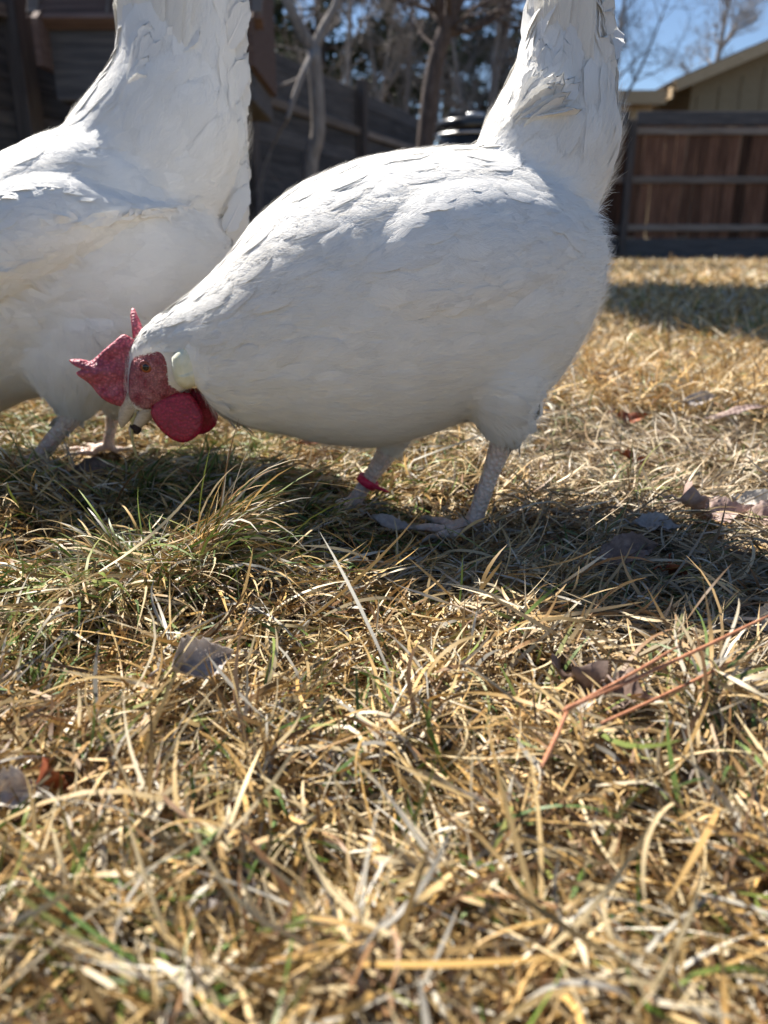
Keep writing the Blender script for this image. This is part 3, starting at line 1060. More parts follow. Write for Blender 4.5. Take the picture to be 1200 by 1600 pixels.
def make_leg(hen, hip, hock, foot, r0, r1, y_toe, name_seed, fwd=-1, toe_z=None, lift_toes=0.0):
    """scaly shank and four toes as one mesh, claws as sub-parts; all points local"""
    rs = random.Random(name_seed)
    hip, hock, foot = Vector(hip), Vector(hock), Vector(foot)
    b = MB()
    pts = [Vector(q) for q in spline(np.array([hip, hock, hock.lerp(foot, .4), hock.lerp(foot, .8), foot]), 5)]
    rad = np.interp(np.linspace(0, 1, len(pts)), [0, .25, .5, .75, .92, 1], [r0 * 1.2, r0 * 1.08, r1 * .92, r1 * .92, r1 * 1.12, r1 * 1.15])
    b.tube(pts, list(rad), 14)
    zt = toe_z if toe_z is not None else foot.z
    tips = []
    for ang, L in ((-30, .034), (2, .044), (34, .036), (172, .017)):
        a = R(ang)
        d = Vector((fwd * math.cos(a), math.sin(a) * (1 if fwd < 0 else 1), 0))
        tp = [foot + Vector((0, 0, .002))]
        for q in (.25, .5, .75, 1):
            bulge = .0022 * math.sin(q * 9)
            tp.append(foot + d * L * q + Vector((0, 0, -.003 * q + bulge + lift_toes * q * (1 - q) * 4)))
        rr = [r1 * .85, r1 * .62, r1 * .62, r1 * .5, r1 * .36]
        b.tube(tp, rr, 10)
        tips.append((tp[-1], d))
    me = remeshed('leg', b.v, b.f, .0013, 3, .5)
    lg = link('leg', me, M['leg'], hen)
    for tp, d in tips:
        cbm = MB()
        cbm.tube([tp - d * .002, tp + d * .005 + Vector((0, 0, .001)), tp + d * .010 + Vector((0, 0, -.001)), tp + d * .013 + Vector((0, 0, -.004))], [r1 * .34, r1 * .28, r1 * .17, .0003], 8)
        cbm.build('claw', M['claw'], lg, smooth=True)
    return lg


def make_hen(Y0, x0, head_map, body_st, tail_st, near_thigh, far_thigh, near_leg, far_leg, tail, wing, label, seed, loose=(), yfeet=(-.035, .04), full=True):
    rs = random.Random(seed)
    r_ = np.random.default_rng(seed)
    hen = empty('hen', (x0, Y0, 0), label, 'hen', 'white hens pecking on the lawn')

    def L2(u, v, y=0.0):
        x, z = U(u, v, Y0 + y); return (x - x0, z)

    def HM(u, v, y=0.0):
        u, v = head_map(u, v); return L2(u, v, y)

    def S(rows, f=L2):
        out = []
        for (tu, tv), (bu, bv), wd, yc, fl in rows:
            out.append((*f(tu, tv, yc), *f(bu, bv, yc), wd, yc, fl))
        return out
    head_rows = [((199, 634), (232, 646), .0065, 0, .004), ((199, 610), (255, 634), .0115, 0, .004), ((200, 578), (285, 615), .0150, 0, .005),
                 ((206, 545), (306, 600), .0175, 0, .006), ((222, 516), (318, 604), .020, 0, .008), ((252, 489), (332, 622), .026, 0, .011)]
    rows = S(head_rows, HM) + S(body_st)
    V1, F1, R1 = loft(rows)
    V2, F2, R2 = loft(S(tail_st))
    parts = [(V1, F1), (V2, F2)]
    infos = [R1, R2]
    for th in (near_thigh, far_thigh):
        v_, f_, i_ = loft(S(th)); parts.append((v_, f_)); infos.append(i_)
    VV, FF, n = [], [], 0
    for v_, f_ in parts:
        VV.append(v_); FF += [tuple(i + n for i in q) for q in f_]; n += len(v_)
    VV = np.concatenate(VV)
    body_me = remeshed('body', VV, FF, .0036, 7, .5)
    body = link('body', body_me, M['down'], hen)
    v, tr = mesh_arrays(body_me)
    bvh = BVHTree.FromPolygons([Vector(p_) for p_ in v], [tuple(t_) for t_ in tr])
    c3 = np.concatenate([i_[0] for i_ in infos]); tn = np.concatenate([i_[1] for i_ in infos])
    hh = np.concatenate([i_[2] for i_ in infos]); fl = np.concatenate([i_[3] for i_ in infos])
    hh = np.maximum(hh, .012)

    def field(P):
        d = np.linalg.norm((P[:, None, :] - c3[None]), axis=2) / hh[None]
        wgt = np.exp(-(d * 2.6) ** 2) + 1e-9
        wgt /= wgt.sum(1, keepdims=True)
        return wgt @ tn, wgt @ fl

    # face, lobe outlines (x,z)
    fo = [HM(a, c) for a, c in ((205, 560), (214, 548), (238, 541), (262, 537), (274, 550), (276, 575), (277, 596), (292, 612), (280, 622), (256, 634), (236, 648), (212, 638), (199, 624), (199, 590))]
    lo = [HM(a, c, -.014) for a, c in ((279, 541), (294, 534), (306, 547), (313, 577), (311, 602), (301, 609), (284, 605), (275, 591), (275, 563))]

    def inside(poly, x, z):
        poly = np.array(poly); k = np.zeros(len(x), bool); j = len(poly) - 1
        for i in range(len(poly)):
            xi, zi = poly[i]; xj, zj = poly[j]
            c_ = ((zi > z) != (zj > z)) & (x < (xj - xi) * (z - zi) / (zj - zi + 1e-12) + xi)
            k ^= c_; j = i
        return k

    # ---- plumage
    a, b_, c = v[tr[:, 0]], v[tr[:, 1]], v[tr[:, 2]]
    nr = np.cross(b_ - a, c - a); ar = np.linalg.norm(nr, axis=1) / 2
    nr /= np.linalg.norm(nr, axis=1, keepdims=True) + 1e-12
    cenT = (a + b_ + c) / 3
    chunk = [field(cenT[i:i + 8000]) for i in range(0, len(cenT), 8000)]
    flT = np.concatenate([q[1] for q in chunk])

    def scatter(N, wts):
        p_ = wts / wts.sum()
        ti = r_.choice(len(tr), N, p=p_)
        s_ = np.sqrt(r_.random(N)); q_ = r_.random(N)
        P = a[ti] * (1 - s_)[:, None] + b_[ti] * (s_ * (1 - q_))[:, None] + c[ti] * (s_ * q_)[:, None]
        return P, nr[ti]
    rel = ar / np.maximum(flT, .005) ** 2
    N = int(rel.sum() * 8.5)
    P, Nn = scatter(N, rel)
    bad = inside(fo, P[:, 0], P[:, 2]) | inside(lo, P[:, 0], P[:, 2])
    headx = HM(240, 600)
    P, Nn = P[~bad], Nn[~bad]
    fw, Ls = field(P)
    # drift flow slightly down the flank
    L = Ls * r_.uniform(.8, 1.2, len(P))
    nk = np.clip((.034 - Ls) / .014, 0, 1) * (Ls > .0085)
    L = L * (1 + .5 * nk)
    W = L * (.25 - .13 * nk) * r_.uniform(.85, 1.15, len(P))
    lift = .0005 + .0042 * L * r_.uniform(.2, 1.4, len(P))
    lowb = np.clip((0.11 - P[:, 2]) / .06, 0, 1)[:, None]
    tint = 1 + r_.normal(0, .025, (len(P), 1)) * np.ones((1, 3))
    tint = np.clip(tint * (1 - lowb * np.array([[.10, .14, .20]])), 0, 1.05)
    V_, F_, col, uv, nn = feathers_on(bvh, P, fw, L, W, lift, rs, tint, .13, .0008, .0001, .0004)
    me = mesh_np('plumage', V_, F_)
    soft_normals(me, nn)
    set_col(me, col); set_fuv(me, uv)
    tag(link('plumage', me, M['plumage'], hen), kind='stuff')

    # ---- loose down strands, more on belly, thighs and rump
    N = 46000
    P, Nn = scatter(N, ar * (1 + .7 * np.clip((.14 - cenT[:, 2]) / .05, 0, 1) + 5 * (flT < .010)))
    fo_in = (np.array(fo) - np.mean(fo, 0)) * .80 + np.mean(fo, 0)
    lo_in = (np.array(lo) - np.mean(lo, 0)) * .84 + np.mean(lo, 0)
    bad = inside(fo_in, P[:, 0], P[:, 2]) | inside(lo_in, P[:, 0], P[:, 2])
    near_face = (inside(fo, P[:, 0], P[:, 2]) | inside(lo, P[:, 0], P[:, 2]))[~bad]
    P, Nn = P[~bad], Nn[~bad]
    fw, Ls = field(P)
    Ls = np.clip(Ls, .005, .028)
    under = (Nn[:, 2] < -.25) | (Nn[:, 0] > .55)
    L = Ls * np.where(under, .75, .5) * r_.uniform(.5, 1.3, len(P))
    lift = np.where(under, L * r_.uniform(.05, .38, len(P)), .0006 + L * r_.uniform(.02, .12, len(P)))
    lift = np.where(near_face, .0026, lift); P = P + Nn * np.where(near_face, .0012, 0)[:, None]; L = np.where(near_face, .0045, L)
    V_, F_, m_ = strands_on(P, Nn, fw, L, np.full(len(P), .00017), lift, r_, .22)
    me = mesh_np('down', V_, F_)
    set_col(me, np.ones((len(V_), 3))); set_fuv(me, np.zeros((len(V_), 3)))
    tag(link('down', me, M['plumage'], hen), kind='stuff')

    # ---- wing
    if wing:
        for side in (-1, 1):
            wo = [L2(*q, side * .06) for q in wing['outline']]
            wb = surf_patch(bvh, wo, side, .001, wing['rise'], rings=14, n=80)
            wme = wb.mesh('wing', True)
            wing_o = link('wing', wme, M['down'], hen)
            wv, wt = mesh_arrays(wme)
            # coverts and secondaries in rows
            tipP = np.array(L2(*wing['tip'], side * .06))
            roots = []
            wbvh = BVHTree.FromPolygons([Vector(p_) for p_ in wv] + [Vector(p_) for p_ in v], [tuple(t_) for t_ in wt] + [tuple(t_ + len(wv)) for t_ in tr])
            A_, B_, C_ = wv[wt[:, 0]], wv[wt[:, 1]], wv[wt[:, 2]]
            arw = np.linalg.norm(np.cross(B_ - A_, C_ - A_), axis=1) / 2
            ti = r_.choice(len(wt), wing['n'], p=arw / arw.sum())
            s_ = np.sqrt(r_.random(len(ti))); q_ = r_.random(len(ti))
            Pw = A_[ti] * (1 - s_)[:, None] + B_[ti] * (s_ * (1 - q_))[:, None] + C_[ti] * (s_ * q_)[:, None]
            to = np.stack([tipP[0] - Pw[:, 0], np.zeros(len(Pw)), tipP[1] - Pw[:, 2]], 1)
            dist = np.linalg.norm(to, axis=1)
            keep = dist > .02
            Pw, to, dist = Pw[keep], to[keep], dist[keep]
            gen = np.array([math.cos(wing['ang']), 0, math.sin(wing['ang'])])
            fwv = to / dist[:, None] * .6 + gen * .6
            Lw = np.clip(dist * .3, .022, wing['maxL']) * r_.uniform(.8, 1.1, len(Pw))
            tint = 1 + r_.normal(0, .03, (len(Pw), 1)) * np.ones((1, 3))
            V_, F_, col, uv, nn = feathers_on(wbvh, Pw, fwv, Lw, Lw * r_.uniform(.19, .25, len(Pw)), .0003 + wing.get('lift', .02) * Lw * .6, rs, tint, .08, .0008, .0004, .0005, wrap=9)
            me = mesh_np('wing_feathers', V_, F_)
            soft_normals(me, nn)
            set_col(me, col); set_fuv(me, uv)
            tag(link('wing_feathers', me, M['plumage'], wing_o), kind='stuff')

    # ---- tail feathers, two sheaves leaning together like a tent
    nT = tail['n']
    for side in (-1, 1):
        for i in range(nT):
            f = i / (nT - 1)
            bx, bz = L2(*[tail['b0'][k] * (1 - f) + tail['b1'][k] * f for k in (0, 1)])
            tu = tail['t0'][0] * (1 - f) + tail['t1'][0] * f + rs.uniform(-6, 6)
            tv = tail['t0'][1] * (1 - f) + tail['t1'][1] * f + rs.uniform(-12, 12) - 40 * math.sin(f * 3.14)
            tu += rs.uniform(-9, 9) * (tail['w'] / .01)
            tx, tz = L2(tu, tv)
            yb = side * tail['y'] * (.75 + .40 * f); yt = side * tail['y'] * (.45 + .30 * f)
            blade_feather('tail_feather', (bx, yb, bz), (tx, yt, tz), tail['w'] * rs.uniform(.85, 1.15), (1, side * rs.uniform(.35, .65), 0), (0, 1, 0), hen,
                          bow=rs.uniform(.0, .02) * side, cup=.22 * side, tint=(1, .99, .97), nick=.06, seed=rs.randint(0, 9999))
    for (b0, t0, wd, yy, bw_) in loose:
        p0 = L2(*b0, yy); p1 = L2(*t0, yy)
        y0_ = y1_ = yy
        if bw_ > .055:                        # lies on the near side: follow the surface there
            h0 = bvh.ray_cast(Vector((p0[0], -.3, p0[1])), Vector((0, 1, 0)))[0]; h1 = bvh.ray_cast(Vector((p1[0], -.3, p1[1])), Vector((0, 1, 0)))[0]
            if h0: y0_ = h0.y + .001
            if h1: y1_ = h1.y - (rs.uniform(.0005, .0025) if bw_ < .07 else rs.uniform(.002, .009))
        blade_feather('covert_feather', (p0[0], y0_, p0[1]), (p1[0], y1_, p1[1]), wd, (1, rs.uniform(-.15, .15), .2), (0, 1, 0), hen,
                      bow=.008, cup=rs.uniform(-.05, .10), nick=.12, seed=rs.randint(0, 9999), mat_=M['covert'])

    # ---- head parts
    comb = [HM(a, c) for a, c in ((212, 532), (194, 522), (178, 535), (160, 551), (146, 562), (132, 558), (117, 559), (124, 567), (136, 573), (129, 579), (142, 593), (156, 609), (172, 625), (190, 634), (204, 629), (212, 600), (214, 560))]
    cb = pillow(comb, .0055, -.001, bend=lambda x, z: -.30 * max(0, (HM(200, 560)[0] - x)) + .0016 * math.sin(z * 330) * min(1, max(0, (HM(205, 560)[0] - x)) / .012), flat=.55, n=110)
    co = cb.build('comb', M['comb'], hen, smooth=True)
    sp = MB()
    q = [HM(*k_) for k_ in ((213, 528), (207, 508), (201, 494), (198, 485))]
    sp.tube([(x, .006 + .003 * i, z) for i, (x, z) in enumerate(q)], [.0045, .0036, .0026, .0012], 10)
    sp.build('comb_point', M['comb'], co, smooth=True)
    for side in (-1, 1):
        surf_patch(bvh, fo, side, .0012, .0010, rings=9, n=60).build('face_skin', M['face'], hen, smooth=True)
        surf_patch(bvh, lo, side, .0026, .0058, rings=9, n=48).build('earlobe', M['lobe'], hen, smooth=True)
        # eye
        ex, ez = HM(232, 572, side * .013)
        hit, nrm, _, _ = bvh.ray_cast(Vector((ex, side * .1, ez)), Vector((0, -side, 0)))
        if hit is None: hit = Vector((ex, side * .013, ez))
        sc_ = abs(HM(300, 572)[0] - HM(200, 572)[0]) / .048
        er = .0046 * sc_
        eb = MB()
        prof = [(er * math.sin(t_), er * .55 * math.cos(t_)) for t_ in np.linspace(math.pi / 2, .02, 9)]
        eb.lathe((0, 0, 0), prof, 24)
        eo = eb.build('eye', M['iris'], hen, smooth=True)
        eo.location = hit + Vector((0, side * .0013, 0)); eo.rotation_euler = (R(90) if side < 0 else R(-90), 0, 0)
        pb = MB()
        pb.lathe((0, 0, 0), [(er * .52 * math.sin(t_), er * .12 * math.cos(t_)) for t_ in np.linspace(math.pi / 2, .02, 6)], 20)
        po = pb.build('pupil', M['pupil'], eo, smooth=True); po.location = (0, 0, er * .47)
        lb = MB()
        ring = [(er * 1.12 * math.cos(t_), er * .98 * math.sin(t_), 0.0004) for t_ in np.linspace(0, 2 * math.pi, 33)]
        lb.tube(ring, er * .20, 8, cap=False)
        lb.build('eyelid', M['face'], eo, smooth=True)
        # wattle
        du = 0 if side < 0 else 14
        wo = [HM(a + du, c) for a, c in ((246, 622), (262, 612), (284, 610), (302, 612), (314, 628), (322, 646), (319, 668), (306, 681), (290, 685), (272, 678), (254, 662), (242, 642))]
        pillow(wo, .0030, side * .0095, bend=lambda x, z, s_=side: s_ * .12 * max(0, HM(260, 620)[1] - z), flat=.5).build('wattle', M['wattle'], hen, smooth=True)

    # beak: upper and lower mandible
    def bk(rows):
        b = MB(); V_, F_ = [], []
        n_ = 16
        P = spline(np.array([(*HM(*q[0]), *HM(*q[1]), q[2]) for q in rows]), 4)
        for p_ in P:
            for k in range(n_):
                t_ = 2 * math.pi * k / n_
                V_.append(((p_[0] + p_[2]) / 2 + (p_[0] - p_[2]) / 2 * math.cos(t_), p_[4] * math.sin(t_), (p_[1] + p_[3]) / 2 + (p_[1] - p_[3]) / 2 * math.cos(t_)))
        for i in range(len(P) - 1):
            for k in range(n_):
                j = (k + 1) % n_
                F_.append((i * n_ + k, i * n_ + j, (i + 1) * n_ + j, (i + 1) * n_ + k))
        F_.append(tuple(reversed(range(n_)))); F_.append(tuple(range((len(P) - 1) * n_, len(P) * n_)))
        b.add(V_, F_); return b
    bk([((198, 610), (238, 621), .0095), ((191, 629), (223, 635), .0080), ((186, 646), (209, 650), .0058), ((185.5, 659), (198, 662), .0034), ((189, 669), (191, 669), .0006)]).build('beak', M['beak'], hen, smooth=True)
    bk([((225, 627), (252, 636), .0082), ((216, 641), (241, 650), .0068), ((207, 656), (227, 664), .0052), ((201, 669), (213, 675), .0034), ((202.5, 681), (205, 682), .0006)]).build('lower_beak', M['beak'], hen, smooth=True)
    nb_ = MB()
    x, z = HM(203, 621)
    nb_.lathe((0, 0, 0), [(.0012, 0), (.0009, .0003)], 10)
    # ---- legs
    lo_ = []
    for (leg, yy, sd) in ((near_leg, yfeet[0], 1), (far_leg, yfeet[1], 2)):
        pts = [L2(*q, yy) for q in leg['pts']]
        lo_.append(make_leg(hen, (pts[0][0], yy, pts[0][1]), (pts[1][0], yy, pts[1][1]), (pts[2][0], yy, max(pts[2][1], leg.get('zmin', .006))), leg['r0'], leg['r1'], None, seed + sd, lift_toes=leg.get('lift', .0)))
    return hen, bvh, L2, HM, lo_


# right hen ------------------------------------------------
YR = 0.585
bodyR = [((300, 455), (350, 648), .036, 0, .017), ((350, 408), (398, 665), .050, 0, .021), ((402, 343), (455, 676), .063, 0, .024),
         ((465, 292), (515, 688), .075, 0, .027), ((545, 256), (590, 691), .084, 0, .030), ((625, 238), (650, 677), .089, 0, .033),
         ((705, 230), (716, 654), .090, 0, .035), ((775, 236), (782, 640), .086, 0, .036), ((842, 255), (842, 610), .077, 0, .036),
         ((892, 292), (884, 556), .060, 0, .034), ((922, 335), (916, 500), .040, 0, .030), ((936, 388), (933, 458), .018, 0, .024)]
tailR = [((735, 330), (880, 420), .050, 0, .030), ((742, 255), (922, 345), .046, 0, .032), ((752, 205), (945, 290), .042, 0, .036),
         ((776, 160), (962, 228), .037, 0, .038), ((797, 122), (961, 165), .030, 0, .042), ((815, 75), (953, 100), .022, 0, .046), ((828, 20), (946, 40), .016, 0, .05),
         ((836, -40), (944, -35), .009, 0, .05), ((850, -90), (935, -90), .003, 0, .05)]
thN = [((700, 545), (862, 530), .040, -.040, .026), ((712, 600), (850, 590), .037, -.040, .024), ((732, 640), (838, 632), .030, -.040, .020),
       ((746, 666), (832, 662), .022, -.040, .015), ((764, 690), (812, 690), .012, -.040, .010)]
thF = [((560, 590), (700, 590), .036, .040, .024), ((572, 640), (672, 640), .031, .040, .022), ((582, 672), (648, 676), .022, .040, .018),
       ((592, 692), (634, 698), .014, .040, .012), ((590, 708), (622, 712), .009, .040, .010)]
loose = []
rl = random.Random(4)
for i in range(24):
    f = i / 23
    loose.append(((800 + 30 * rl.random(), 205 - 30 * rl.random()), (846 + 58 * f + rl.uniform(-8, 8), 118 + 62 * f * f - 14 * rl.random()), 0.0058 * rl.uniform(.8, 1.2), -.036 - .004 * rl.random(), .075))
for (u, v_) in ((912, 122), (905, 112), (884, 108)):
    loose.append(((842, 190), (u, v_), .0068, -.041, .08))
for i in range(12):                      # fringe at the back edge of the tail
    v_ = 230 - i * 20
    loose.append(((925 + rl.uniform(-8, 4), v_ + 40), (958 + rl.uniform(-4, 6), v_ - 26 + rl.uniform(-8, 8)), .0075, rl.uniform(-.018, .012), .03))
for i in range(26):
    v_ = 255 - i * 11
    loose.append(((930 + rl.uniform(-10, 6), v_ + 55), (957 + rl.uniform(-9, 5), v_ - 8 + rl.uniform(-8, 8)), .0055, rl.uniform(-.016, .010), .03))
for i in range(8):
    f = rl.random()
    loose.append(((828 + 62 * f + rl.uniform(-6, 6), 150 - 40 * f + rl.uniform(-30, 30)), (834 + 66 * f + rl.uniform(-8, 8), 96 - 66 * f + rl.uniform(-34, 26)), .0062, -.030, .06))
loose += [((925, 100), (961, 22), .009, .012, .05), ((930, 110), (963, 40), .008, .015, .06)]
hr, bvhR, LR, HR, legsR = make_hen(
    YR, 0.07, lambda u, v: (u, v), bodyR, tailR, thN, thF,
    dict(pts=[(786, 660), (784, 690), (738, 822)], r0=.0086, r1=.0070, zmin=.003), dict(pts=[(612, 680), (604, 708), (548, 792)], r0=.0086, r1=.0070),
    dict(n=9, b0=(830, 195), b1=(890, 205), t0=(853, -140), t1=(912, -150), w=.0080, y=.020),
    dict(outline=((545, 420), (580, 345), (640, 290), (700, 266), (770, 262), (835, 275), (893, 304), (941, 345), (937, 385), (900, 430), (830, 472), (740, 500), (640, 510), (570, 480)), rise=.0035, tip=(955, 365), ang=-.05, n=420, maxL=.06, lift=.006),
    'white hen with red comb and wattles and a red leg band, pecking in the centre', 21, loose)

# leg band on the far leg
yy = .04
hk = Vector((LR(604, 708, yy)[0], yy, LR(604, 708, yy)[1])); ft = Vector((LR(548, 792, yy)[0], yy, LR(548, 792, yy)[1]))
c = hk.lerp(ft, .52); ax = (ft - hk).normalized()
q = ax.to_track_quat('Z', 'Y').to_matrix()
b = MB()
N = 36
for dz, rr in ((-.0028, .0078), (.0028, .0082)): pass
ringv = []
for rr, dz in ((.0082, -.0036), (.0096, -.003), (.0096, .003), (.0082, .0036)):
    ringv.append([c + q @ Vector((rr * math.cos(t_), rr * math.sin(t_), dz)) for t_ in np.linspace(0, 2 * math.pi, N, endpoint=False)])
vs = [p_ for rg in ringv for p_ in rg]
fs = [(i * N + k, i * N + (k + 1) % N, ((i + 1) % 4) * N + (k + 1) % N, ((i + 1) % 4) * N + k) for i in range(4) for k in range(N)]
b.add(vs, fs)
b.tube([c + Vector((.004, -.008, -.001)), c + Vector((.012, -.010, -.004)), c + Vector((.018, -.008, -.007))], [.0020, .0015, .0009], 8)
b.build('leg_band', M['band'], legsR[1], smooth=True)

# left hen -------------------------------------------------
YL = 0.76
bodyL = [((-285, 470), (-240, 690), .044, 0, .020), ((-238, 405), (-190, 690), .058, 0, .024), ((-180, 345), (-130, 685), .072, 0, .028),
         ((-110, 296), (-70, 680), .086, 0, .032), ((-40, 262), (-20, 655), .096, 0, .036), ((30, 234), (40, 625), .102, 0, .040),
         ((95, 205), (108, 610), .102, 0, .042), ((165, 190), (180, 605), .098, 0, .042), ((235, 215), (245, 585), .086, 0, .042),
         ((295, 270), (300, 540), .066, 0, .040), ((338, 330), (338, 480), .042, 0, .036), ((360, 375), (358, 430), .018, 0, .028)]
tailL = [((90, 280), (310, 390), .062, 0, .038), ((105, 200), (355, 325), .058, 0, .042), ((140, 150), (378, 262), .052, 0, .044),
         ((172, 108), (384, 210), .046, 0, .048), ((184, 75), (378, 150), .038, 0, .052), ((185, 30), (374, 85), .030, 0, .055), ((187, -20), (378, 20), .022, 0, .06),
         ((195, -80), (384, -70), .012, 0, .06), ((210, -130), (378, -130), .003, 0, .06)]
thNL = [((10, 500), (250, 500), .050, -.045, .032), ((32, 565), (225, 560), .046, -.045, .030), ((60, 600), (190, 605), .036, -.045, .024),
        ((82, 625), (152, 640), .022, -.045, .016), ((92, 645), (132, 658), .012, -.045, .010)]
thFL = [((120, 520), (270, 520), .044, .045, .030), ((135, 580), (240, 575), .038, .045, .026), ((150, 610), (215, 610), .026, .045, .020),
        ((160, 630), (196, 630), .014, .045, .012), ((164, 648), (190, 648), .009, .045, .010)]
looseL = []
for i in range(16):
    v_ = 300 - i * 22
    looseL.append(((352 + rl.uniform(-8, 4), v_ + 48), (381 + rl.uniform(-5, 6), v_ - 24 + rl.uniform(-8, 8)), .010, rl.uniform(-.02, .012), .03))
for i in range(30):
    v_ = 330 - i * 13
    looseL.append(((352 + rl.uniform(-10, 6), v_ + 70), (384 + rl.uniform(-8, 6), v_ - 10 + rl.uniform(-8, 8)), .009, rl.uniform(-.020, .012), .03))
for i in range(8):
    f = rl.random()
    looseL.append(((206 + 80 * f + rl.uniform(-8, 8), 120 - 30 * f + rl.uniform(-30, 36)), (205 + 95 * f + rl.uniform(-10, 14), 52 - 40 * f + rl.uniform(-34, 30)), .0085, -.03, .06))
for i in range(12):
    looseL.append(((192 + rl.uniform(0, 36), 165 - rl.uniform(0, 45)), (204 + 48 * rl.random(), 40 + 80 * rl.random()), .0062, -.040 - .004 * rl.random(), .06))
hl, bvhL, LLm, HLm, legsL = make_hen(
    YL, -0.36, lambda u, v: ((u - 205) * .93 - 385, (v - 600) * .93 + 640), bodyL, tailL, thNL, thFL,
    dict(pts=[(112, 615), (112, 648), (56, 722)], r0=.0098, r1=.0085), dict(pts=[(178, 620), (177, 648), (168, 700)], r0=.0075, r1=.0064),
    dict(n=9, b0=(214, 165), b1=(275, 190), t0=(202, -170), t1=(295, -190), w=.012, y=.028),
    dict(outline=((-180, 420), (-120, 340), (-30, 300), (60, 268), (130, 268), (190, 288), (250, 302), (306, 314), (307, 326), (280, 334), (235, 350), (185, 388), (110, 435), (30, 478), (-70, 500), (-150, 480)), rise=.015, tip=(318, 320), ang=-.25, n=650, maxL=.09, lift=.012),
    'white hen half cut off by the left edge, its raised tail towards the right hen', 31, looseL, yfeet=(-.05, .05))

# ------------------------------------------------------------------ grass
STRAW = np.array([[.57, .38, .155], [.63, .455, .215], [.51, .32, .115], [.68, .54, .31], [.38, .225, .085], [.60, .48, .28], [.47, .33, .145], [.56, .35, .12], [.72, .61, .42]])
GREEN = np.array([[.12, .19, .035], [.18, .23, .05], [.09, .15, .04], [.26, .27, .08]])
GREY = np.array([[.50, .46, .38], [.36, .33, .27], [.62, .58, .48]])
BROWN = np.array([[.24, .13, .06], [.30, .17, .08], [.18, .11, .06]])


def pick(N, pg, pgrey=.12, pbr=.12):
    u = rng.random(N)
    col = STRAW[rng.integers(0, len(STRAW), N)].copy()
    k = u < pg
    col[k] = GREEN[rng.integers(0, len(GREEN), k.sum())]
    k = (u > 1 - pgrey); col[k] = GREY[rng.integers(0, len(GREY), k.sum())]
    k = (u > 1 - pgrey - pbr) & (u <= 1 - pgrey); col[k] = BROWN[rng.integers(0, len(BROWN), k.sum())]
    return col * rng.uniform(.45, 1.15, (N, 1))


def blades(x, y, z0, L, W, az, el, droop, curl, twist, col, seg, clear=.0015):
    N = len(x)
    p = np.stack([x, y, hgt(x, y) + z0], 1)
    V = np.empty((N, seg + 1, 2, 3), np.float32)
    e = el.copy(); a = az.copy()
    tw = rng.uniform(-.9, .9, N)
    for k in range(seg + 1):
        t_ = k / seg
        d = np.stack([np.cos(e) * np.cos(a), np.cos(e) * np.sin(a), np.sin(e)], 1)
        h = np.stack([-np.sin(a), np.cos(a), np.zeros(N)], 1)
        nn = np.cross(d, h)
        tau = tw + twist * t_
        s = h * np.cos(tau)[:, None] + nn * np.sin(tau)[:, None]
        wv = W * (.75 + .5 * t_ - 1.22 * t_ ** 3.2)
        wv = np.maximum(wv, W * .06)
        V[:, k, 0] = p - s * wv[:, None] / 2
        V[:, k, 1] = p + s * wv[:, None] / 2
        if k < seg:
            p = p + d * (L / seg)[:, None]
            g = hgt(p[:, 0], p[:, 1]) + clear
            low = p[:, 2] < g
            p[:, 2] = np.where(low, g, p[:, 2])
            e = np.where(low, np.maximum(e * .2, -.05), e - droop / seg)
            a = a + curl / seg
    m_ = (seg + 1) * 2
    idx = np.arange(N * m_).reshape(N, m_)
    F = np.concatenate([idx[:, [2 * k, 2 * k + 1, 2 * k + 3, 2 * k + 2]] for k in range(seg)])
    return V.reshape(-1, 3), F, np.repeat(col, m_, 0)


batches = []


FEET = [(*G(738, 822), .018, .03), (*G(550, 806), .075, .17), (*G(56, 728), .05, .12), (*G(168, 705), .04, .10), (*G(215, 720), .07, .12)]


def put(x, y, z0, L, W, az, el, droop, curl, twist, col, seg):
    for fx, fy, rx, ry in FEET:
        k = (np.abs(x - fx) < rx) & (y > fy - ry) & (y < fy + .03)
        L = np.where(k, np.minimum(L * .5, .022), L)
        z0 = np.where(k, z0 * .3, z0)
    batches.append(blades(x, y, z0, L, W, az, el, droop, curl, twist, col, seg))


def frustum_pts(N, y0, y1, pw=1.0, slack=.10):
    """points within the view wedge (and a margin beside it), density ~ pw law in y"""
    uu = rng.random(N)
    if abs(pw - 1) < 1e-6: yy = y0 * (y1 / y0) ** uu
    else: yy = (y0 ** (1 - pw) + uu * (y1 ** (1 - pw) - y0 ** (1 - pw))) ** (1 / (1 - pw))
    xx = rng.uniform(-1, 1, N) * (slack + .62 * yy)
    return xx, yy


def patchy(x, y, f=9.0, ph=0.0):
    return .5 + .25 * (np.sin(x * f + 1.7 + ph) * np.cos(y * f * 1.1 + ph) + np.sin(x * f * 2.3 - y * f * 1.9 + 2 * ph))


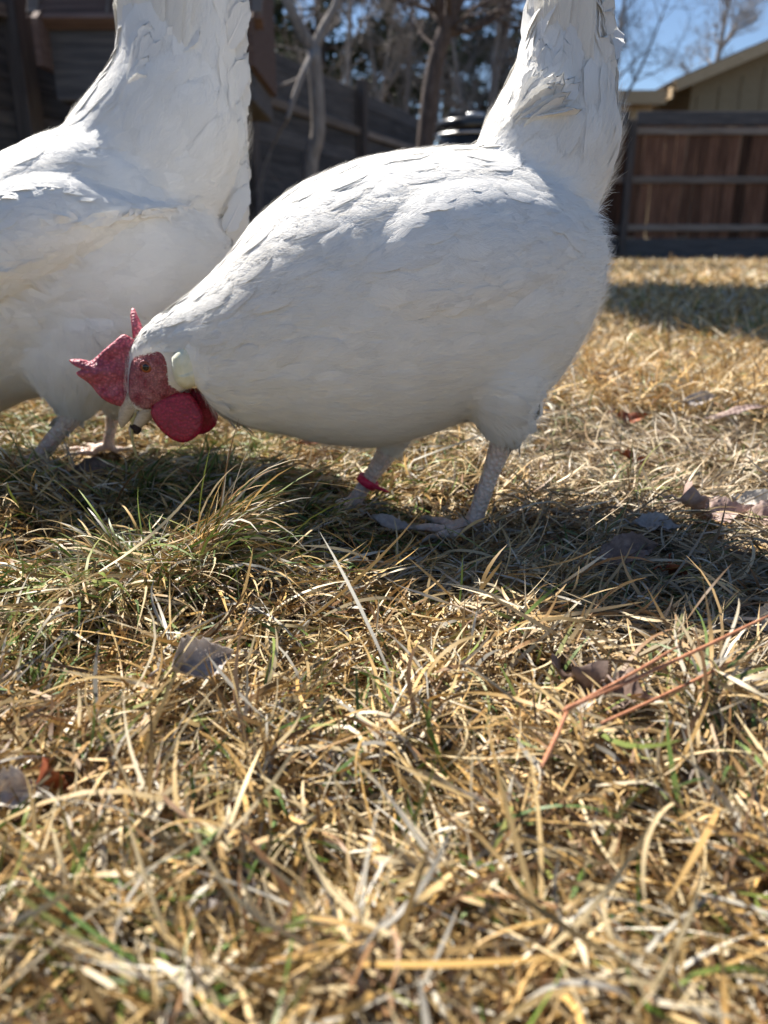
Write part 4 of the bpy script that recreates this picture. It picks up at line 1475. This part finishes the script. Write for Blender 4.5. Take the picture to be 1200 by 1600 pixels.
# near lying thatch
N = 105000
x, y = frustum_pts(N, .10, 1.05, 0.35)
g = patchy(x, y)
clump = np.clip(1.15 * patchy(x, y, 62, 1.3) + .25 * (rng.random(N) - .5), 0, 1)
k = rng.random(N) < .28 + .85 * clump
x, y, g, clump = x[k], y[k], g[k], clump[k]; N = len(x)
left = np.clip((.08 - x) / .25, 0, 1) * np.clip((y - .25) / .2, 0, 1)
greenp = .05 + .10 * (g > .62) + .24 * left * (g > .42)
col = np.where((rng.random(N) < greenp)[:, None], GREEN[rng.integers(0, 4, N)] * rng.uniform(.7, 1.2, (N, 1)), pick(N, 0))
grey = (np.clip((x - .02) / .15, 0, 1) * np.clip((y - .2) / .15, 0, 1) * .45)[:, None]
col = col * (1 - grey) + grey * (col.mean(1, keepdims=True) * np.array([[1.16, 1.0, .80]]))
field_az = 2.2 * np.sin(x * 7 + 1) + 2.2 * np.cos(y * 6 + x * 3)
az = np.where(rng.random(N) < .45, field_az + rng.normal(0, .6, N), rng.uniform(0, 6.283, N))
put(x, y, clump * rng.uniform(0, .024, N), rng.gamma(3.0, .0078, N) + .008, rng.uniform(.0006, .0025, N), az, np.radians(np.clip(rng.normal(12, 18, N), -10, 75)),
    rng.normal(.55, .6, N), rng.normal(0, .75, N), rng.normal(0, 1.6, N), col, 6)
# near standing blades
N = 7000
x, y = frustum_pts(N, .11, 1.05, 0.35)
g = patchy(x, y, 11, 2)
k = rng.random(N) < (.25 + .75 * g)
x, y, g = x[k], y[k], g[k]; N = len(x)
left = np.clip((.10 - x) / .3, 0, 1)
gr = rng.random(N) < (.18 + .25 * left)
col = np.where(gr[:, None], GREEN[rng.integers(0, 4, N)] * rng.uniform(.7, 1.25, (N, 1)), pick(N, 0, .15, .1))
put(x, y, np.zeros(N), rng.gamma(5, .0040, N) + .010, rng.uniform(.0008, .0022, N), rng.uniform(0, 6.283, N), np.radians(rng.uniform(30, 80, N)),
    rng.normal(2.0, .9, N), rng.normal(0, 1.3, N), rng.normal(0, 1.8, N), col, 7)


# tussocks
def tussock(u, v, n, rad, Lm, green, lean_az, lean, wid=(.001, .0022)):
    cx, cy = G(u, v)
    rr = np.abs(rng.normal(0, rad, n)); aa = rng.uniform(0, 6.283, n)
    x = cx + rr * np.cos(aa); y = cy + rr * np.sin(aa)
    col = pick(n, green, .15, .12)
    out = np.arctan2(y - cy + np.sin(lean_az) * lean * rad * 2, x - cx + np.cos(lean_az) * lean * rad * 2) + rng.normal(0, .45, n)
    el = np.radians(np.clip(78 - 42 * rr / rad * .6 + rng.normal(0, 14, n), 12, 88))
    put(x, y, np.zeros(n), Lm * rng.gamma(8, .125, n), rng.uniform(*wid, n), out, el, rng.normal(1.7, .6, n), rng.normal(0, .6, n), rng.normal(0, 1.2, n), col, 7)


tussock(330, 935, 1700, .048, .050, .26, -.2, .9)
tussock(430, 905, 700, .035, .045, .25, -.3, .8)
tussock(200, 915, 450, .04, .042, .45, 2.8, .6)
tussock(60, 805, 900, .05, .050, .25, 3.6, .5)
tussock(230, 800, 900, .05, .038, .55, -.3, .7)
tussock(340, 790, 900, .05, .036, .55, 0, .5)
tussock(480, 850, 600, .04, .042, .35, -.4, .7)
tussock(985, 800, 260, .020, .034, .5, 1.2, .2)
tussock(700, 1210, 200, .03, .026, .35, 2.5, .6, (.0014, .0028))
tussock(860, 960, 300, .045, .026, .08, .6, .9)
tussock(1120, 1230, 220, .03, .035, .45, 1.5, .3)
tussock(60, 1120, 260, .03, .036, .6, 1.5, .3)
tussock(560, 1210, 160, .02, .030, .6, 1.5, .3)
tussock(1080, 960, 400, .05, .026, .08, 2.9, .9)
# long loose straws on top
N = 160
x, y = frustum_pts(N, .13, .9, .6)
put(x, y, rng.uniform(.008, .028, N), rng.uniform(.03, .065, N), rng.uniform(.0008, .0020, N), rng.uniform(0, 6.283, N), np.radians(rng.normal(3, 8, N)),
    rng.normal(.4, .5, N), rng.normal(0, .9, N), rng.normal(0, 2, N), pick(N, .08, .25, .08) * 1.1, 9)
# middle distance
N = 90000
x, y = frustum_pts(N, .95, 3.6, 1.25)
sc = np.clip(y, 1, 3.2)
gr = rng.random(N) < (.035 + .10 * (patchy(x, y, 4, 1) > .66))
col = np.where(gr[:, None], GREEN[rng.integers(0, 4, N)], pick(N, 0, .12, .06) * 1.22)  # straw colour brightened to stand in for backlight through the blades
put(x, y, rng.uniform(0, .014, N), rng.gamma(5, .007, N) + .010, rng.uniform(.0014, .0028, N) * sc ** .8, rng.uniform(0, 6.283, N), np.radians(np.clip(rng.normal(28, 22, N), -5, 85)),
    rng.normal(1.1, .7, N), rng.normal(0, .8, N), rng.normal(0, 1.2, N), col, 4)
# far lawn
N = 80000
x, y = frustum_pts(N, 3.5, 11.4, 1.0, .8)
gr = rng.random(N) < (.03 + .10 * (patchy(x, y, 2, 1) > .7))
col = np.where(gr[:, None], GREEN[rng.integers(0, 4, N)], pick(N, 0, .12, .04) * 1.28)
put(x, y, rng.uniform(0, .01, N), rng.gamma(5, .010, N) + .02, rng.uniform(.005, .012, N), rng.uniform(0, 6.283, N), np.radians(np.clip(rng.normal(25, 20, N), 0, 80)),
    rng.normal(1.0, .6, N), rng.normal(0, .6, N), rng.normal(0, 1, N), col, 3)
# sparse beside the view
N = 12000
x = rng.uniform(-3, 3, N); y = rng.uniform(-.8, 3.5, N)
k = (np.abs(x) > .1 + .62 * np.maximum(y, 0)) & (np.hypot(x, y) > .12)
x, y = x[k], y[k]; N = len(x)
put(x, y, rng.uniform(0, .012, N), rng.gamma(5, .011, N) + .02, rng.uniform(.003, .006, N), rng.uniform(0, 6.283, N), np.radians(np.clip(rng.normal(28, 22, N), -5, 85)),
    rng.normal(1.1, .7, N), rng.normal(0, .8, N), rng.normal(0, 1.2, N), pick(N, .08), 4)

VV, FF, CC, n = [], [], [], 0
for v_, f_, c_ in batches:
    VV.append(v_); FF.append(f_ + n); CC.append(c_); n += len(v_)
me = mesh_np('dry_grass', np.concatenate(VV), np.concatenate(FF))
set_col(me, np.concatenate(CC).astype(np.float32))
tag(link('dry_grass', me, M['grass']), 'matted straw coloured winter grass with green blades', 'grass', kind='stuff')


# ------------------------------------------------------------------ litter
def leaf(u, v, length, width, matk, label, az, pitch, roll, zoff=.022, curl=.35, seed=0, stem=True, lobes=0, group=None):
    rs = random.Random(seed + 100)
    zoff -= .004
    zc = zoff + .004
    for _ in range(4):
        x, y = G(u, v, zc); zc = float(hgt(x, y)) + zoff + .004
    z = zc
    na, nb = 21, 13
    V, F = [], []
    for i in range(na):
        a = i / (na - 1)
        wv = width / 2 * math.sin(math.pi * min(1, a ** .8)) ** 1.05 * (1 + .22 * mnoise.noise(Vector((a * 5, seed * 2.3, 0)))) if 0 < a < 1 else width * .01
        if lobes: wv *= 1 + .28 * math.sin(a * math.pi * 2 * lobes)
        for k in range(nb):
            bb = -1 + 2 * k / (nb - 1)
            jag = 1 + (rs.uniform(-.20, .10) if abs(bb) == 1 else 0)
            px_ = (a - .5) * length + abs(bb) ** 2 * length * .06
            py_ = bb * wv * jag
            nz = mnoise.noise(Vector((px_ * 70 + seed, py_ * 70, seed * 3.1)))
            pz_ = curl * width * .5 * (.75 * abs(bb) + .35 * bb * bb) * (1 + .5 * math.sin(a * 5 + seed)) + .12 * length * math.sin(a * 3.1 + seed) + .0035 * nz + .10 * width * mnoise.noise(Vector((px_ * 190 + seed, py_ * 190, seed * 1.7))) + .05 * width * abs(math.sin((a * 7 + abs(bb) * 2.2) * 3.14))
            V.append((px_, py_, pz_))
    for i in range(na - 1):
        for k in range(nb - 1):
            F.append((i * nb + k, i * nb + k + 1, (i + 1) * nb + k + 1, (i + 1) * nb + k))
    n0 = len(V)
    V2 = [(p_[0], p_[1], p_[2] - .00035) for p_ in V]
    F += [tuple(reversed([i + n0 for i in f_])) for f_ in F]
    b = MB(); b.add(V + V2, F)
    if stem:
        b.tube([(-.5 * length, 0, V[nb // 2][2]), (-.62 * length, .003, V[nb // 2][2] + .002), (-.78 * length, .002, V[nb // 2][2] - .001)], [.0007, .0006, .0008], 5)
        b.tube([(V[i * nb + nb // 2][0], 0, V[i * nb + nb // 2][2] - .0004) for i in range(na - 1)], list(np.linspace(.0007, .0003, na - 1)), 5)
    o = b.build('dead_leaf', M[matk], None, smooth=True)
    o.location = (x, y, z)
    o.rotation_euler = (roll, pitch, az)
    return tag(o, label, 'leaf', group or 'dead leaves in the grass')


leaf(312, 1040, .030, .022, 'leaf_grey', 'curled grey dead leaf in the grass below the sunlit tussock', .5, -.1, .75, .025, .6, 1)
leaf(610, 818, .030, .014, 'leaf_grey', 'narrow grey leaf lying beside the banded foot', -.25, .05, .35, .022, .3, 2)
leaf(905, 1060, .040, .026, 'leaf_brown', 'crumpled dark brown leaf beneath the long pine needles', 1.9, .35, .5, .022, .6, 3, lobes=2)
leaf(950, 1085, .034, .026, 'leaf_brown', 'flat grey brown leaf crossed by the long pine needles', -.5, .05, .25, .018, .3, 4, lobes=2)
leaf(970, 885, .042, .026, 'leaf_brown', 'dark leaf lying within the hen’s shadow right of its foot', .2, 0, .4, .020, .4, 5)
leaf(1020, 832, .034, .020, 'leaf_grey', 'bluish grey leaf at the far edge of the hen’s shadow', -.1, .1, .3, .02, .3, 6)
leaf(1045, 893, .026, .018, 'leaf_rust', 'small dark red leaf in the shade near the right edge', .7, .3, .5, .024, .5, 7)
leaf(1085, 785, .048, .030, 'leaf_pink', 'pinkish brown leaf in the sunlit leaf pile right of the hen', .5, .3, .4, 0.029, .6, 8, lobes=2)
leaf(1120, 800, .046, .026, 'leaf_pink', 'long pinkish leaf lying in front of the leaf pile', -.15, 0, .5, 0.027, .4, 9)
leaf(1180, 785, .050, .026, 'leaf_pale', 'pale dry leaf at the right edge beside the leaf pile', .1, .1, .5, 0.028, .4, 10)
leaf(1195, 808, .040, .024, 'leaf_pink', 'half hidden pinkish leaf cut by the right edge', -.3, 0, .6, .020, .4, 11)
leaf(1192, 972, .028, .020, 'leaf_pale', 'pale leaf with a rusty end at the right edge near the needle tips', .6, .2, .6, .022, .5, 12)
leaf(18, 1240, .024, .015, 'leaf_pale', 'small whitish leaf scrap at the lower left edge', .5, .1, .5, .020, .4, 13, stem=False)
leaf(85, 1265, .022, .016, 'leaf_rust', 'reddish crumbled leaf beside the whitish scrap', 1.2, .3, .5, .016, .8, 14, lobes=3, stem=False)
leaf(655, 1345, .030, .020, 'leaf_brown', 'dark shaded leaf sunk in the grass at lower centre', 1.2, .4, .6, .010, .5, 15)
leaf(350, 1440, .022, .018, 'leaf_grey', 'grey leaf sunk deep in the grass at bottom left', 1.4, .5, .5, .012, .5, 16)
leaf(350, 1300, .020, .012, 'leaf_rust', 'small orange brown leaf standing up in the lower left grass', 1.2, -.7, .5, .020, .4, 17, stem=False)
leaf(500, 690, .045, .026, 'leaf_rust', 'rust coloured leaf in the sun below the hen’s breast', .3, .1, .6, .022, .5, 18)
leaf(150, 735, .050, .020, 'leaf_brown', 'dark leaf by the left hen’s far foot under the pecking beak', .5, .2, .6, .022, .5, 19)
leaf(135, 635, .05, .03, 'leaf_brown', 'brown leaf in the sunny grass between the left hen’s feet', .2, 0, .5, .02, .4, 20)
leaf(990, 692, .028, .016, 'leaf_rust', 'orange and pale leaf in the middle of the sunlit lawn', .2, .3, .6, .026, .5, 21)
leaf(985, 640, .035, .018, 'leaf_rust', 'brown leaf farther out on the sunlit lawn', .2, .2, .6, .026, .5, 22)
leaf(1090, 606, .04, .022, 'leaf_grey', 'grey leaf heap farthest out on the sunlit lawn', .4, .2, .6, .03, .6, 23)
leaf(1150, 630, .075, .012, 'leaf_pink', 'long pinkish strip of leaf lying far out at the right', .05, 0, .4, .026, .2, 24)
leaf(750, 775, .03, .014, 'leaf_brown', 'thin brown leaf between the hen’s feet', .9, .3, .4, .022, .3, 25)

# long paired pine needles
def needle(p, q, r, sag, mb):
    P = [Vector(p).lerp(Vector(q), t_) + Vector((0, 0, -sag * 4 * t_ * (1 - t_))) for t_ in np.linspace(0, 1, 12)]
    mb.tube(P, [r * .9] + [r] * 9 + [r * .7, r * .2], 6)


def gp(u, v, z): return (*G(u, v, z), z)


b = MB()
needle(gp(888, 1106, .048), gp(1215, 955, .064), .0008, .001, b)
needle(gp(888, 1105, .048), gp(1062, 1008, .060), .0007, .001, b)
b.tube([gp(880, 1112, .047), gp(888, 1106, .048), gp(905, 1098, .0485)], [.0009, .0011, .0009], 6)
o = b.build('pine_needle', M['pine_needle'], None, smooth=True)
tag(o, 'long reddish pair of pine needles lying across the brown leaves', 'pine needle', 'fallen pine needles')
b = MB()
needle(gp(886, 1112, .047), gp(845, 1200, .044), .0009, .001, b)
tag(b.build('pine_needle', M['pine_needle'], None, smooth=True), 'short tan pine needle pointing down from the joint of the long pair', 'pine needle', 'fallen pine needles')
b = MB()
needle(gp(940, 1130, .040), gp(1190, 1010, .046), .0007, .001, b)
tag(b.build('pine_needle', M['pine_needle'], None, smooth=True), 'thin grey brown needle parallel below the reddish pair', 'pine needle', 'fallen pine needles')

# straw and crumb of soil held in the beak
yy = YR
b = MB()
q = [(221, 630), (212, 645), (206, 662), (207, 690), (213, 712), (224, 722)]
b.tube([(U(u, v_, yy - .004)[0], yy - .004, U(u, v_, yy - .004)[1]) for u, v_ in q], [.0008, .001, .0011, .0011, .0009, .0004], 6)
m_ = noise_mat('held_straw', [(0.3, (.34, .30, .13)), (0.7, (.48, .40, .2))], (80, 80, 80), rough=.5)
tag(b.build('grass_straw', m_, None, smooth=True), 'dry straw held in the pecking hen’s beak', 'straw')
b = MB()
x, z = U(214, 668, yy - .001)
rs = random.Random(2)
prof = []
bm = bmesh.new(); bmesh.ops.create_icosphere(bm, subdivisions=3, radius=.0044)
for v_ in bm.verts:
    v_.co *= 1 + .45 * mnoise.noise(v_.co * 320)
me = bpy.data.meshes.new('soil_crumb'); bm.to_mesh(me); bm.free()
me.polygons.foreach_set('use_smooth', [True] * len(me.polygons))
o = link('soil_crumb', me, M['dirt']); o.location = (x, yy - .002, z)
tag(o, 'dark crumb of soil stuck to the pecking hen’s lower beak', 'soil')
